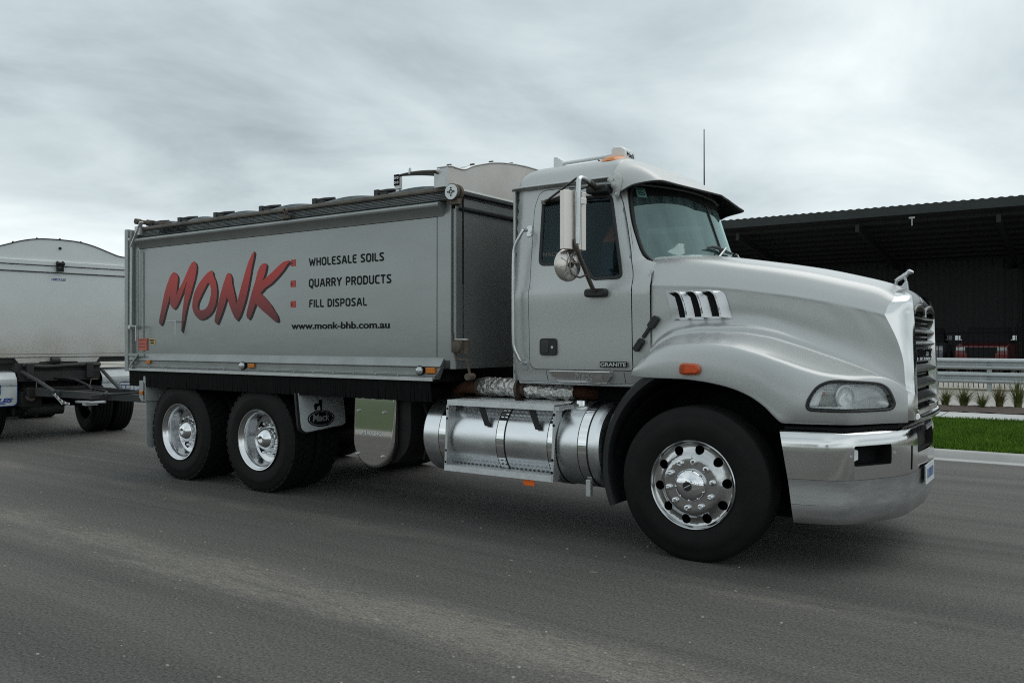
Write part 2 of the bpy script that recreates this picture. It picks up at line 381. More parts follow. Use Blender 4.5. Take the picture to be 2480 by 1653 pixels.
def rnd(poly, r, k=5, closed=True):
    """round the corners of a polygon; r may be a list"""
    n = len(poly); out = []
    for i in range(n):
        rr = r[i] if isinstance(r, (list, tuple)) else r
        if rr <= 0 or (not closed and i in (0, n - 1)): out.append(tuple(poly[i])); continue
        p = Vector(poly[i]); a = Vector(poly[i - 1]) - p; b = Vector(poly[(i + 1) % n]) - p
        t = min(rr, a.length * 0.45, b.length * 0.45); a = p + a.normalized() * t; b = p + b.normalized() * t
        for q in range(k + 1):
            u = q / k; out.append(tuple(a * (1 - u) ** 2 + p * 2 * u * (1 - u) + b * u * u))
    return out
def circ(cx, cy, r, n=24, ry=None): return [(cx + r * math.cos(2 * math.pi * i / n), cy + (ry or r) * math.sin(2 * math.pi * i / n)) for i in range(n)]
def sheet(outline, holes=(), fn=None, g=0.05, b=None):
    """triangulated sheet over a 2D outline with holes and inner grid points, mapped to 3D by fn"""
    b = b or MB()
    loops = [dense(outline, g)] + [dense(h, g) for h in holes]
    vs = []; es = []
    for lp in loops:
        n0 = len(vs); vs += [Vector(p) for p in lp]; es += [(n0 + i, n0 + (i + 1) % len(lp)) for i in range(len(lp))]
    xs = [p[0] for p in loops[0]]; ys = [p[1] for p in loops[0]]
    bd = [(p[0], p[1]) for lp in loops for p in lp]
    cell = {}
    for p in bd: cell.setdefault((int(p[0] // g), int(p[1] // g)), []).append(p)
    i = 0; y = min(ys) + g * 0.5
    while y < max(ys):
        x = min(xs) + g * (0.5 if i % 2 else 0.25)
        while x < max(xs):
            if pip((x, y), loops[0]) and not any(pip((x, y), h) for h in loops[1:]):
                cx, cy = int(x // g), int(y // g)
                if all((q[0] - x) ** 2 + (q[1] - y) ** 2 > (0.4 * g) ** 2 for dx in (-1, 0, 1) for dy in (-1, 0, 1) for q in cell.get((cx + dx, cy + dy), ())): vs.append(Vector((x, y)))
            x += g
        y += g; i += 1
    r = geometry.delaunay_2d_cdt(vs, es, [], 0, 1e-6)
    V, F = r[0], r[2]; fs = []
    for f in F:
        c = sum((V[k] for k in f), Vector((0, 0))) / len(f)
        if pip(c, loops[0]) and not any(pip(c, h) for h in loops[1:]): fs.append(tuple(f))
    fn = fn or (lambda a, c: (a, 0, c))
    return b.add([fn(p[0], p[1]) for p in V], fs)
def pchip(tab):
    xs = [t[0] for t in tab]; n = len(xs)
    def one(ys):
        h = [xs[i + 1] - xs[i] for i in range(n - 1)]; d = [(ys[i + 1] - ys[i]) / h[i] for i in range(n - 1)]; m_ = [0] * n
        m_[0], m_[-1] = d[0], d[-1]
        for i in range(1, n - 1): m_[i] = 0 if d[i - 1] * d[i] <= 0 else 2 * d[i - 1] * d[i] / (d[i - 1] + d[i])
        def f(x):
            if x <= xs[0]: return ys[0] + m_[0] * (x - xs[0])
            if x >= xs[-1]: return ys[-1] + m_[-1] * (x - xs[-1])
            i = 0
            while x > xs[i + 1]: i += 1
            t = (x - xs[i]) / h[i]
            return ys[i] * (1 + 2 * t) * (1 - t) ** 2 + h[i] * m_[i] * t * (1 - t) ** 2 + ys[i + 1] * t * t * (3 - 2 * t) + h[i] * m_[i + 1] * t * t * (t - 1)
        return f
    fs = [one([t[k] for t in tab]) for k in range(1, len(tab[0]))]
    return (lambda x: fs[0](x)) if len(fs) == 1 else (lambda x: tuple(f(x) for f in fs))
def catmull(P, k=6, closed=False):
    P = [Vector(p) for p in P]; n = len(P); out = []
    for i in range(n if closed else n - 1):
        p0 = P[(i - 1) % n] if (closed or i > 0) else P[i] * 2 - P[i + 1]; p1 = P[i]; p2 = P[(i + 1) % n]; p3 = P[(i + 2) % n] if (closed or i < n - 2) else P[i + 1] * 2 - P[i]
        for q in range(k):
            t = q / k; out.append(0.5 * ((2 * p1) + (p2 - p0) * t + (2 * p0 - 5 * p1 + 4 * p2 - p3) * t * t + (3 * p1 - p0 - 3 * p2 + p3) * t ** 3))
    if not closed: out.append(P[-1])
    return [tuple(p) for p in out]
SIDE = lambda y: (lambda a, c: (a, y, c))          # decal on a wall facing -Y
_txt = {}
def text(name, body, box, fn, m, parent, depth=0.003, shear=0.0, offset=0.0, gap=1.0):
    """lettering fitted into box = (a0, a1, b0, b1) of a 2D plane, mapped to 3D by fn(a, b, d)"""
    cu = bpy.data.curves.new('t', 'FONT'); cu.body = body; cu.size = 1; cu.shear = shear; cu.offset = offset; cu.space_character = gap; cu.resolution_u = 4
    ob = bpy.data.objects.new('t', cu); col.objects.link(ob)
    dg = bpy.context.evaluated_depsgraph_get(); dg.update()
    me = bpy.data.meshes.new_from_object(ob.evaluated_get(dg))
    V = [v.co.copy() for v in me.vertices]; F = [tuple(p.vertices) for p in me.polygons]
    bpy.data.objects.remove(ob); bpy.data.curves.remove(cu); bpy.data.meshes.remove(me)
    x0, x1 = min(v.x for v in V), max(v.x for v in V); y0, y1 = min(v.y for v in V), max(v.y for v in V)
    a0, a1, b0, b1 = box
    q = [(a0 + (v.x - x0) / (x1 - x0) * (a1 - a0), b0 + (v.y - y0) / (y1 - y0) * (b1 - b0)) for v in V]
    b = MB(); n = len(q)
    b.v = [fn(a, c, depth) for a, c in q] + [fn(a, c, 0.0) for a, c in q]
    cnt = {}
    for f in F:
        for i in range(len(f)):
            e_ = (f[i], f[(i + 1) % len(f)]); cnt[e_] = 1
    b.f = list(F) + [(i, j, j + n, i + n) for (i, j) in cnt if (j, i) not in cnt]
    return b.build(name, m, parent, fixn=False)
STROKE = {
 'W': (0.86, [[(0, 1), (0.20, 0), (0.43, 0.80), (0.66, 0), (0.86, 1)]]), 'H': (0.50, [[(0, 0), (0, 1)], [(0.5, 0), (0.5, 1)], [(0, 0.5), (0.5, 0.5)]]),
 'O': (0.54, [[(0.14, 1), (0.40, 1), (0.54, 0.82), (0.54, 0.18), (0.40, 0), (0.14, 0), (0, 0.18), (0, 0.82), (0.14, 1)]]), 'L': (0.38, [[(0, 1), (0, 0.12), (0.10, 0), (0.38, 0)]]),
 'E': (0.40, [[(0.40, 1), (0.12, 1), (0, 0.88), (0, 0.12), (0.12, 0), (0.40, 0)], [(0, 0.52), (0.34, 0.52)]]), 'S': (0.46, [[(0.44, 0.98), (0.14, 1), (0, 0.86), (0.04, 0.66), (0.40, 0.36), (0.46, 0.16), (0.34, 0), (0.0, 0.02)]]),
 'A': (0.58, [[(0, 0), (0.22, 0.95), (0.36, 0.95), (0.58, 0)], [(0.10, 0.30), (0.48, 0.30)]]), 'I': (0.0, [[(0, 0), (0, 1)]]),
 'Q': (0.54, [[(0.14, 1), (0.40, 1), (0.54, 0.82), (0.54, 0.18), (0.40, 0), (0.14, 0), (0, 0.18), (0, 0.82), (0.14, 1)], [(0.27, 0.02), (0.34, -0.2), (0.46, -0.22)]]),
 'U': (0.50, [[(0, 1), (0, 0.16), (0.13, 0), (0.37, 0), (0.5, 0.16), (0.5, 1)]]), 'R': (0.48, [[(0, 0), (0, 1), (0.34, 1), (0.47, 0.86), (0.47, 0.62), (0.34, 0.48), (0, 0.48)], [(0.26, 0.48), (0.48, 0)]]),
 'Y': (0.54, [[(0, 1), (0.27, 0.45), (0.54, 1)], [(0.27, 0.45), (0.27, 0)]]), 'P': (0.47, [[(0, 0), (0, 1), (0.34, 1), (0.47, 0.86), (0.47, 0.56), (0.34, 0.42), (0, 0.42)]]),
 'D': (0.50, [[(0, 0), (0, 1), (0.32, 1), (0.50, 0.80), (0.50, 0.20), (0.32, 0), (0, 0)]]), 'C': (0.44, [[(0.44, 1), (0.14, 1), (0, 0.84), (0, 0.16), (0.14, 0), (0.44, 0)]]),
 'T': (0.48, [[(0, 1), (0.48, 1)], [(0.24, 1), (0.24, 0)]]), 'F': (0.38, [[(0.38, 1), (0.12, 1), (0, 0.88), (0, 0)], [(0, 0.5), (0.33, 0.5)]])}
def strokes(name, body, box, y, m, parent, th=0.20, gap=0.31, space=0.45):
    """condensed bold capitals drawn as rounded strokes flattened on a wall facing -Y"""
    a0, a1, b0, b1 = box; x = 0.0; segs = []
    for chx in body:
        if chx == ' ': x += space; continue
        wd, ls = STROKE[chx]
        for l in ls: segs.append([(x + p_[0], p_[1]) for p_ in l])
        x += wd + gap
    tot = x - gap; h = b1 - b0; r = h * th / 2; kx = (a1 - a0 - 2 * r) / tot; kz = (h - 2 * r); b = MB()
    k = 0
    for l in segs:
        q = [Vector((a0 + r + px_ * kx, b0 + r + pz_ * kz)) for px_, pz_ in l]
        for u, v_ in zip(q, q[1:]):
            d = (v_ - u).normalized(); an = math.atan2(d.y, d.x); yy_ = y - 0.0015 - 0.00012 * (k % 12); k += 1
            ring = [u + Vector((math.cos(an + math.pi / 2 + math.pi * s_ / 8), math.sin(an + math.pi / 2 + math.pi * s_ / 8))) * r for s_ in range(9)] + [v_ + Vector((math.cos(an - math.pi / 2 + math.pi * s_ / 8), math.sin(an - math.pi / 2 + math.pi * s_ / 8))) * r for s_ in range(9)]
            b.add([(c_.x, yy_, c_.y) for c_ in ring], [tuple(range(18))])
    return b.build(name, m, parent, fixn=False)
def PS(y): return lambda a, c, d: (a, y - d, c)       # plane facing -Y (truck's near side)
def PF(x): return lambda a, c, d: (x + d, a, c)       # plane facing +X (truck's front)
# ================================================================== THE DUMP TRUCK
truck = empty('dump_truck')
tag(truck, 'silver bonneted dump truck with red and black lettering on its grey tipper bin', 'truck')

# ---------------------------------------------------------------- tipper bin
BX0, BX1 = -6.655, -2.04
YW = -1.212
b = MB()
wp = [(YW, 1.33), (YW, 2.516), (-1.19, 2.60), (-1.19, 2.74), (-1.12, 2.74), (-1.12, 1.26), (-1.16, 1.26)]
b.extrude_x(wp, BX0, BX1 - 0.05)
b.mirror(True)
# rounded front corners + front wall
path = rnd([(BX1 - 0.0505, YW), (BX1, YW), (BX1, 0)], [0, 0.05, 0], 6, False)
rows = [[(x, y, z) for (x, y) in path] for z in (1.262, 2.568)]
q = MB().grid(rows).mirror(True); b.add(q.v, q.f)
b.bb(BX0 + 0.02, BX1 - 0.06, -1.11, 1.11, 1.26, 1.30)
b.bb(BX0, BX0 + 0.06, -1.11, 1.11, 1.3, 2.7)
body = b.build('tipper_body', M['binpaint'], truck, bevel=0.004)
# upper rail bead, ribbed track, dusty rail
b = MB()
prof = [(YW - 0.001, 2.512), (YW - 0.012, 2.535), (-1.268, 2.578), (-1.286, 2.590), (-1.292, 2.606), (-1.286, 2.622), (-1.255, 2.632), (-1.195, 2.636), (-1.195, 2.515)]
b.extrude_x(prof, BX0 + 0.1, BX1 - 0.12); b.mirror()
b.build('rail_bead', M['binlight'], body, bevel=0.004)
b = MB(); rib = [(-1.195, 2.638)]
for i in range(5):
    z = 2.640 + i * 0.0132; rib += [(-1.243, z), (-1.256, z + 0.0045), (-1.243, z + 0.009)]
rib += [(-1.24, 2.706), (-1.195, 2.706)]
b.extrude_x(rib, BX0 + 0.1, BX1 - 0.06); b.mirror()
b.build('ribbed_track', M['ribs'], body)
b = MB(); b.extrude_x([(-1.195, 2.708), (-1.25, 2.710), (-1.262, 2.722), (-1.255, 2.748), (-1.20, 2.762), (-1.12, 2.762), (-1.12, 2.708)], BX0 + 0.12, BX1 - 0.04); b.mirror()
b.build('top_rail', M['rail'], body, bevel=0.004)
# seam round the side panel
b = MB(); b.tube([(BX0 + 0.12, YW - 0.001, 2.517), (-2.23, YW - 0.001, 2.517), (-2.232, YW - 0.001, 1.36)], 0.0035, 4)
b.build('panel_seam', M['matteblack'], body)
# stepped ledge below the wall
b = MB()
led = [(-1.16, 1.362), (-1.207, 1.357), (-1.262, 1.294), (-1.264, 1.278), (-1.242, 1.270), (-1.240, 1.222), (-1.256, 1.212), (-1.25, 1.196), (-1.244, 1.170), (-1.16, 1.170)]
n0 = len(led)
b.prism(led, lambda y, z: (BX0 - 0.02, y, z), lambda y, z: (-2.145 - max(0, (1.30 - z)) * 0.75 - max(0, z - 1.30) * 0.2, y, z)); b.mirror()
b.build('side_ledge', M['binlight'], body, bevel=0.003)
b = MB(); b.bb(BX0 - 0.06, -2.25, -1.256, -1.242, 1.158, 1.188); b.bb(BX0 - 0.06, -2.25, 1.242, 1.256, 1.158, 1.188)
each(b, 'edge_strip', M['galv'], body, bevel=0.002)
b = MB()
for i in range(17): b.lathe([(0.0, -1.2615), (0.005, -1.2605), (0.0065, -1.254)], (BX0 + 0.1 + i * 0.262, 0, 1.202), 8)
each(b, 'rivet', M['galv'], body, smooth=60)
# bristle skirt
b = MB(); x = BX0 - 0.06; random.seed(3)
while x < -2.30:
    wd = 0.012 + random.random() * 0.01; dz = random.uniform(-0.003, 0.003); lean = random.uniform(-0.008, 0.008)
    b.add([(x, -1.222, 1.158), (x + wd, -1.222, 1.158), (x + wd + lean, -1.214, 0.985 + dz), (x + lean, -1.214, 0.985 + dz), (x, -1.236, 1.158), (x + wd, -1.236, 1.158), (x + wd + lean, -1.230, 0.985 + dz), (x + lean, -1.230, 0.985 + dz)],
          [(0, 1, 2, 3), (7, 6, 5, 4), (0, 3, 7, 4), (1, 5, 6, 2), (3, 2, 6, 7)])
    x += wd * 0.93
b.build('bristle_skirt', M['bristle'], body, fixn=False)
# rear posts
b = MB(); b.bb(-6.765, -6.70, -1.262, -1.12, 1.15, 2.745); b.bb(-6.70, -6.655, -1.245, -1.12, 1.17, 2.735)
b.bb(-6.765, -6.70, 1.12, 1.262, 1.15, 2.745); b.bb(-6.70, -6.655, 1.12, 1.245, 1.17, 2.735); b.bb(-6.75, -6.70, -1.12, 1.12, 1.2, 2.6)
b.build('rear_post', M['binlight'], body, bevel=0.004)
b = MB(); b.bb(-6.60, -6.575, -1.218, -1.2, 1.37, 2.50); b.bb(-6.50, -6.46, -1.222, -1.2, 1.37, 2.48)
b.build('wall_stiffener', M['binlight'], body, bevel=0.003)
# tail gate linkage tube and little handles
b = MB()
b.bar((-6.39, -1.285, 2.80), (-6.60, -1.275, 2.535), 0.012, 0.045, (0, 1, 0)); b.tube([(-6.60, -1.275, 2.545), (-6.612, -1.275, 2.1), (-6.615, -1.275, 1.64)], 0.014, 8)
b.tube([(-6.63, -1.285, 2.62), (-6.60, -1.285, 2.62)], 0.02, 8)
b.tube([(-6.625, -1.28, 1.655), (-6.47, -1.29, 1.655)], 0.008, 6); b.tube([(-6.48, -1.30, 1.66), (-6.48, -1.30, 1.49)], 0.007, 6)
b.lathe([(0, -1.30), (0.024, -1.30), (0.024, -1.25), (0, -1.25)], (-6.612, 0, 1.645), 10)
b.tube([(-5.94, -1.26, 1.70), (-5.775, -1.265, 1.70)], 0.0065, 6); b.tube([(-5.785, -1.27, 1.715), (-5.785, -1.272, 1.555)], 0.006, 6)
each(b, 'gate_linkage', M['galv'], body, smooth=40)
b = MB(); b.bar((-6.63, -1.275, 1.20), (-6.46, -1.275, 1.345), 0.02, 0.03, (0, 1, 0)); b.bar((-6.66, -1.27, 1.335), (-6.36, -1.27, 1.335), 0.02, 0.03)
b.lathe([(0, -1.285), (0.03, -1.285), (0.03, -1.25), (0, -1.25)], (-6.60, 0, 1.21), 10)
b.build('lower_hinge', M['binlight'], body, bevel=0.003)
# lettering
def lettering(kind, polys, holes=()):
    pass
LET = {
'M':[(-6.167,1.684),(-6.161,1.730),(-6.127,1.835),(-6.094,1.933),(-6.060,2.025),(-6.015,2.108),(-5.965,2.185),(-5.927,2.219),(-5.894,2.229),(-5.850,2.212),(-5.822,2.182),(-5.819,2.140),(-5.833,2.075),(-5.844,2.011),(-5.863,1.973),(-5.817,2.029),(-5.741,2.111),(-5.666,2.210),(-5.613,2.278),(-5.571,2.318),(-5.534,2.324),(-5.508,2.308),(-5.489,2.272),(-5.497,2.215),(-5.524,2.134),(-5.566,2.046),(-5.603,1.965),(-5.645,1.876),(-5.677,1.787),(-5.698,1.717),(-5.725,1.640),(-5.745,1.582),(-5.763,1.602),(-5.754,1.698),(-5.741,1.795),(-5.720,1.904),(-5.693,2.038),(-5.658,2.127),(-5.698,2.064),(-5.752,1.976),(-5.801,1.906),(-5.850,1.849),(-5.888,1.831),(-5.927,1.847),(-5.960,1.884),(-5.965,1.923),(-5.960,1.995),(-5.993,1.911),(-6.038,1.820),(-6.077,1.729),(-6.105,1.673),(-6.133,1.660)],
'O':[(-5.236,2.214),(-5.216,2.196),(-5.206,2.158),(-5.176,2.113),(-5.156,2.057),(-5.148,2.001),(-5.153,1.932),(-5.171,1.871),(-5.206,1.809),(-5.261,1.761),(-5.332,1.727),(-5.404,1.711),(-5.466,1.723),(-5.518,1.759),(-5.555,1.804),(-5.571,1.855),(-5.560,1.925),(-5.534,1.994),(-5.497,2.044),(-5.445,2.099),(-5.384,2.147),(-5.312,2.194),(-5.261,2.212)],
'o':[(-5.297,2.093),(-5.266,2.073),(-5.251,2.029),(-5.251,1.973),(-5.271,1.911),(-5.302,1.855),(-5.343,1.822),(-5.404,1.809),(-5.456,1.818),(-5.475,1.847),(-5.461,1.897),(-5.414,1.959),(-5.363,2.020),(-5.327,2.063)],
'N':[(-5.190,1.692),(-5.186,1.726),(-5.140,1.856),(-5.095,1.967),(-5.041,2.078),(-4.996,2.160),(-4.969,2.179),(-4.938,2.172),(-4.912,2.134),(-4.903,2.067),(-4.877,1.994),(-4.855,1.932),(-4.842,1.854),(-4.803,1.936),(-4.751,2.061),(-4.699,2.175),(-4.648,2.276),(-4.597,2.345),(-4.565,2.373),(-4.555,2.356),(-4.572,2.289),(-4.597,2.219),(-4.622,2.122),(-4.652,2.014),(-4.690,1.905),(-4.733,1.813),(-4.777,1.737),(-4.824,1.693),(-4.864,1.721),(-4.908,1.783),(-4.952,1.857),(-4.987,1.936),(-5.023,1.853),(-5.068,1.770),(-5.113,1.697),(-5.140,1.663),(-5.168,1.669)],
'K':[(-4.682,1.746),(-4.673,1.784),(-4.639,1.871),(-4.597,1.974),(-4.546,2.075),(-4.509,2.171),(-4.471,2.224),(-4.430,2.246),(-4.389,2.245),(-4.372,2.224),(-4.389,2.166),(-4.414,2.113),(-4.438,2.079),(-4.356,2.121),(-4.275,2.166),(-4.195,2.215),(-4.131,2.246),(-4.060,2.256),(-4.044,2.239),(-4.084,2.209),(-4.131,2.164),(-4.203,2.109),(-4.299,2.047),(-4.397,2.005),(-4.463,1.958),(-4.381,1.897),(-4.307,1.836),(-4.259,1.781),(-4.219,1.738),(-4.199,1.690),(-4.219,1.672),(-4.267,1.686),(-4.348,1.735),(-4.447,1.791),(-4.538,1.855),(-4.572,1.799),(-4.605,1.739),(-4.639,1.702),(-4.669,1.718)],
}
def solid_letter(bm, outline, holes, y, d, dx=0, dz=0):
    o = [(p[0] + dx, p[1] + dz) for p in outline]; hs = [[(p[0] + dx, p[1] + dz) for p in h] for h in holes]
    sheet(o, hs, lambda a, c: (a, y - d, c), 0.06, bm)
    for lp in [o] + hs:
        n = len(lp); bm.add([(p[0], y - d, p[1]) for p in lp] + [(p[0], y, p[1]) for p in lp], [(i, (i + 1) % n, (i + 1) % n + n, i + n) for i in range(n)])
smoothed = {k: [(p[0], p[1]) for p in v] for k, v in LET.items()}
for k in 'MONK':
    hs = [smoothed['o']] if k == 'O' else []
    b = MB(); solid_letter(b, smoothed[k], hs, YW, 0.0045); b.build('lettering', M['redletter'], body, fixn=False)
b = MB()
for k in 'MONK':
    hs = [smoothed['o']] if k == 'O' else []
    solid_letter(b, smoothed[k], hs, YW, 0.0022, 0.022, -0.013)
    solid_letter(b, smoothed[k], hs, YW, 0.0026, 0.012, -0.007)
b.build('letter_edging', M['shadowletter'], body, fixn=False)
P = PS(YW)
strokes('lettering', 'WHOLESALE SOILS', (-3.778, -2.826, 2.184, 2.262), YW, M['ink'], body)
strokes('lettering', 'QUARRY PRODUCTS', (-3.778, -2.740, 1.988, 2.068), YW, M['ink'], body)
strokes('lettering', 'FILL DISPOSAL', (-3.774, -3.032, 1.800, 1.876), YW, M['ink'], body)
text('lettering', 'www.monk-bhb.com.au', (-4.02, -2.760, 1.600, 1.664), P, M['ink'], body, offset=0.022)
for z in (2.198, 2.000, 1.807):
    b = MB(); b.bb(-4.028, -3.962, YW - 0.003, YW, z, z + 0.062); o = b.build('bullet_square', M['redvinyl'], body)
    b = MB(); b.prism([(-4.028, z + 0.012), (-3.998, z + 0.030), (-4.028, z + 0.046)], lambda x, y: (x, YW - 0.005, y), lambda x, y: (x, YW - 0.003, y)); b.build('bullet_notch', M['darkredvinyl'], body)
text('lettering', 'HERCULES', (-6.10, -5.62, 2.652, 2.706), PS(-1.256), M['ink'], body, 0.004, 0.25, 0.03)
b = MB(); b.bb(-6.55, -6.39, YW - 0.014, YW, 1.385, 1.52); b.build('warning_sticker', M['sticker'], body)
for i, z in enumerate((1.495, 1.455, 1.42)):
    b = MB(); b.bb(-6.535, -6.42, YW - 0.0155, YW - 0.014, z, z + 0.007); b.build('sticker_print', M['darkredvinyl'], body)
b = MB(); b.prism([(-6.36, 1.515), (-6.25, 1.515), (-6.235, 1.49), (-6.25, 1.45), (-6.30, 1.44), (-6.34, 1.465)], lambda x, z: (x, YW - 0.003, z), lambda x, z: (x, YW, z)); b.build('yellow_sticker', M['yellow'], body)
b = MB(); b.bb(-6.345, -6.26, YW - 0.0045, YW - 0.003, 1.488, 1.503); b.bb(-6.33, -6.27, YW - 0.0045, YW - 0.003, 1.46, 1.474); b.build('sticker_print', M['ink'], body)
# marker lamps along the ledge
def lamp_amber(x, z, wd=0.09, h=0.042, y=-1.242):
    b = MB(); b.bb(x, x + wd, y - 0.022, y, z, z + h); b.build('marker_lamp', M['amber'], body, bevel=0.006)
def lamp_clear(x, z, r=0.038):
    b = MB(); b.lathe([(0, -1.300), (r * 0.6, -1.294), (r * 0.92, -1.275), (r, -1.255), (r, -1.235)], (x, 0, z), 16); b.build('work_lamp', M['clearlens'], body, smooth=60)
    b = MB(); b.lathe([(r * 0.98, -1.268), (r * 1.12, -1.266), (r * 1.12, -1.238)], (x, 0, z), 16); b.build('lamp_rim', M['matteblack'], body, smooth=40)
lamp_amber(-2.315, 1.222, 0.10, 0.05); lamp_clear(-2.375, 1.245)
lamp_amber(-4.60, 1.226); lamp_clear(-4.68, 1.246)
lamp_amber(-6.35, 1.240, 0.075)
# tarp, its rail brackets and arms
b = MB(); rows = []
xs = [-6.5 + i * 0.055 for i in range(81)]
br = [-6.32, -5.80, -5.18, -4.46, -3.70, -2.91, -2.10]
def scal(x):
    for a, c in zip(br, br[1:]):
        if a <= x <= c: return math.sin(math.pi * (x - a) / (c - a)) ** 1.2
    return 0
for x in xs:
    if x > -2.12: break
    row = []
    for j in range(25):
        y = -1.17 + 2.34 * j / 24; k = 1 - (y / 1.17) ** 2; s_ = scal(x)
        row.append((x, y, 2.762 + 0.034 * s_ * (1 - 0.5 * k) + 0.02 * k))
    rows.append(row)
for j in range(0, 1): pass
b.grid(rows)
b.grid([[(x, -1.19, 2.755) for x in [r[0][0] for r in rows]], [r[0] for r in rows]])
b.build('tarp', M['tarp'], body, smooth=60)
for x in br[:-1]:
    for sg in (-1, 1):
        b = MB(); b.tube([(x - 0.02, sg * 1.18, 2.792), (x + 0.03, sg * 1.12, 2.808), (x + 0.13, sg * 1.08, 2.814)], [0.018, 0.021, 0.017], 8)
        b.bb(x - 0.04, x + 0.01, sg * 1.16, sg * 1.21, 2.755, 2.812); b.bb(x - 0.03, x + 0.10, sg * 1.17, sg * 1.20, 2.76, 2.785)
        b.build('tarp_bracket', M['black'], body, smooth=40)
b = MB(); b.bb(-6.52, -6.43, -1.29, -1.23, 2.66, 2.76); b.build('end_box', M['galv'], body, bevel=0.005)
b = MB(); b.lathe([(0, -0.09), (0.032, -0.09), (0.032, -0.03), (0.024, -0.03), (0.024, 0.05), (0.036, 0.05), (0.036, 0.14), (0, 0.14)], (-6.5, -1.2, 2.815), 12); b.tube([(-6.48, -1.2, 2.81), (-6.3, -1.17, 2.78), (-6.0, -1.17, 2.765)], 0.022, 8); b.build('tarp_roller', M['rust'], body, smooth=40)
b = MB(); b.tube([(-4.02, -1.272, 2.66), (-4.0, -1.29, 2.70)], 0.014, 8); b.lathe([(0.010, -0.01), (0.022, -0.01), (0.022, 0.01), (0.010, 0.01)], (-4.01, -1.295, 2.715), 12, close=True); b.bb(-4.05, -3.97, -1.30, -1.28, 2.64, 2.67); b.build('tarp_hook', M['rust'], body, smooth=40)
# white curved headboard on the front wall
arch = catmull([(-1.288, 2.893), (-1.25, 2.902), (-1.16, 2.900), (-1.07, 2.906), (-0.93, 2.961), (-0.66, 3.032), (-0.41, 3.068), (-0.2, 3.084), (0.0, 3.088)], 5)
arch = arch + [(-y, z) for y, z in arch[::-1][1:]]
b = MB(); pl = arch + [(1.29, 2.735), (-1.29, 2.735)]; b.prism(pl, lambda y, z: (-2.05, y, z), lambda y, z: (-2.085, y, z)); b.build('headboard', M['board'], body, bevel=0.003)
b = MB(); b.grid([[(-2.045, y, z + 0.006) for y, z in arch], [(-2.17, y, z + 0.006) for y, z in arch]]); b.build('headboard_cap', M['galv'], body, thick=0.012, smooth=40)
b = MB(); b.add([(-2.05, -1.29, 2.893), (-2.05, -1.29, 2.742), (-2.195, -1.29, 2.742), (-2.195, -1.29, 2.885)], [(0, 1, 2, 3)]); b.build('board_return', M['galv'], body, thick=0.006)
b = MB()
for y, z in ((-1.24, 2.912), (-0.93, 2.970), (-0.66, 3.040), (-0.36, 3.080)): b.bb(-2.10, -2.06, y - 0.008, y + 0.008, z, z + 0.016)
each(b, 'cap_bolt', M['rust'], body)
# spring arm from the headboard back to a post on the rail
b = MB(); n = 12; rows = [[], []]
for i in range(n + 1):
    u = i / n; x = -2.15 - 0.57 * u; y = -1.33 + 0.17 * u; wd = 0.075 * (1 - u) ** 0.7 + 0.012; z = 2.872 + 0.052 * (1 - (1 - u) ** 2) - (0.03 if i == n else 0)
    rows[0].append((x, y, z)); rows[1].append((x, y + wd * 0.7, z - wd * 0.45))
b.grid(rows); b.build('tarp_arm', M['darktube'], body, thick=0.008, smooth=60)
b = MB(); b.bb(-2.735, -2.68, -1.18, -1.14, 2.80, 2.925); b.bb(-2.725, -2.69, -1.175, -1.145, 2.755, 2.80); b.build('arm_post', M['galv'], body, bevel=0.003)
b = MB(); b.bb(-2.738, -2.677, -1.185, -1.178, 2.83, 2.925); b.build('arm_block', M['matteblack'], body)
b = MB()
for z in (2.855, 2.895):
    for x in (-2.722, -2.692): b.lathe([(0.005, -1.19), (0.012, -1.19), (0.012, -1.18)], (x, 0, z), 8)
b.lathe([(0, 0), (0.014, 0), (0.01, 0.05), (0, 0.05)], (-2.53, -1.21, 2.905), 8, 'Z')
b.build('bolts', M['galv'], body)
# front lip, roller rod, pulley and crank
b = MB(); q = [(-2.032, 2.568), (-2.012, 2.590), (-2.012, 2.655), (-2.03, 2.668), (-2.03, 2.68), (-1.998, 2.69), (-1.99, 2.715), (-2.01, 2.738), (-2.05, 2.742), (-2.06, 2.568)]
b.prism(q, lambda x, z: (x, -1.19, z), lambda x, z: (x, 1.19, z)); b.build('front_lip', M['binpaint'], body, bevel=0.003)
b = MB(); b.tube([(-1.985, -1.2, 2.680), (-1.985, 1.2, 2.680)], 0.013, 8); b.tube([(-2.026, -1.16, 2.568), (-2.026, 1.16, 2.568)], 0.008, 6); b.build('tarp_rod', M['matteblack'], body, smooth=60)
b = MB(); c = (-2.02, 0, 2.692); b.lathe([(0.0, -1.292), (0.062, -1.292), (0.062, -1.285)], c, 28); b.build('pulley_face', M['whitepaint'], body, smooth=30)
b = MB(); b.lathe([(0.060, -1.284), (0.068, -1.288), (0.068, -1.262), (0.052, -1.256), (0.052, -1.24), (0.068, -1.235), (0.068, -1.205), (0.03, -1.20), (0.03, -1.13), (0, -1.13)], c, 28); b.bb(-2.06, -1.97, -1.27, -1.19, 2.595, 2.64); b.bb(-2.075, -2.055, -1.27, -1.2, 2.60, 2.77); b.build('pulley', M['rust'], body, smooth=30)
b = MB()
for a in range(4): b.lathe([(0, -1.296), (0.007, -1.296), (0.007, -1.29)], (c[0] + 0.03 * math.cos(a * math.pi / 2), 0, c[2] + 0.03 * math.sin(a * math.pi / 2)), 8)
b.lathe([(0.012, -1.297), (0.018, -1.297), (0.018, -1.29)], c, 10); b.build('pulley_bolts', M['matteblack'], body)
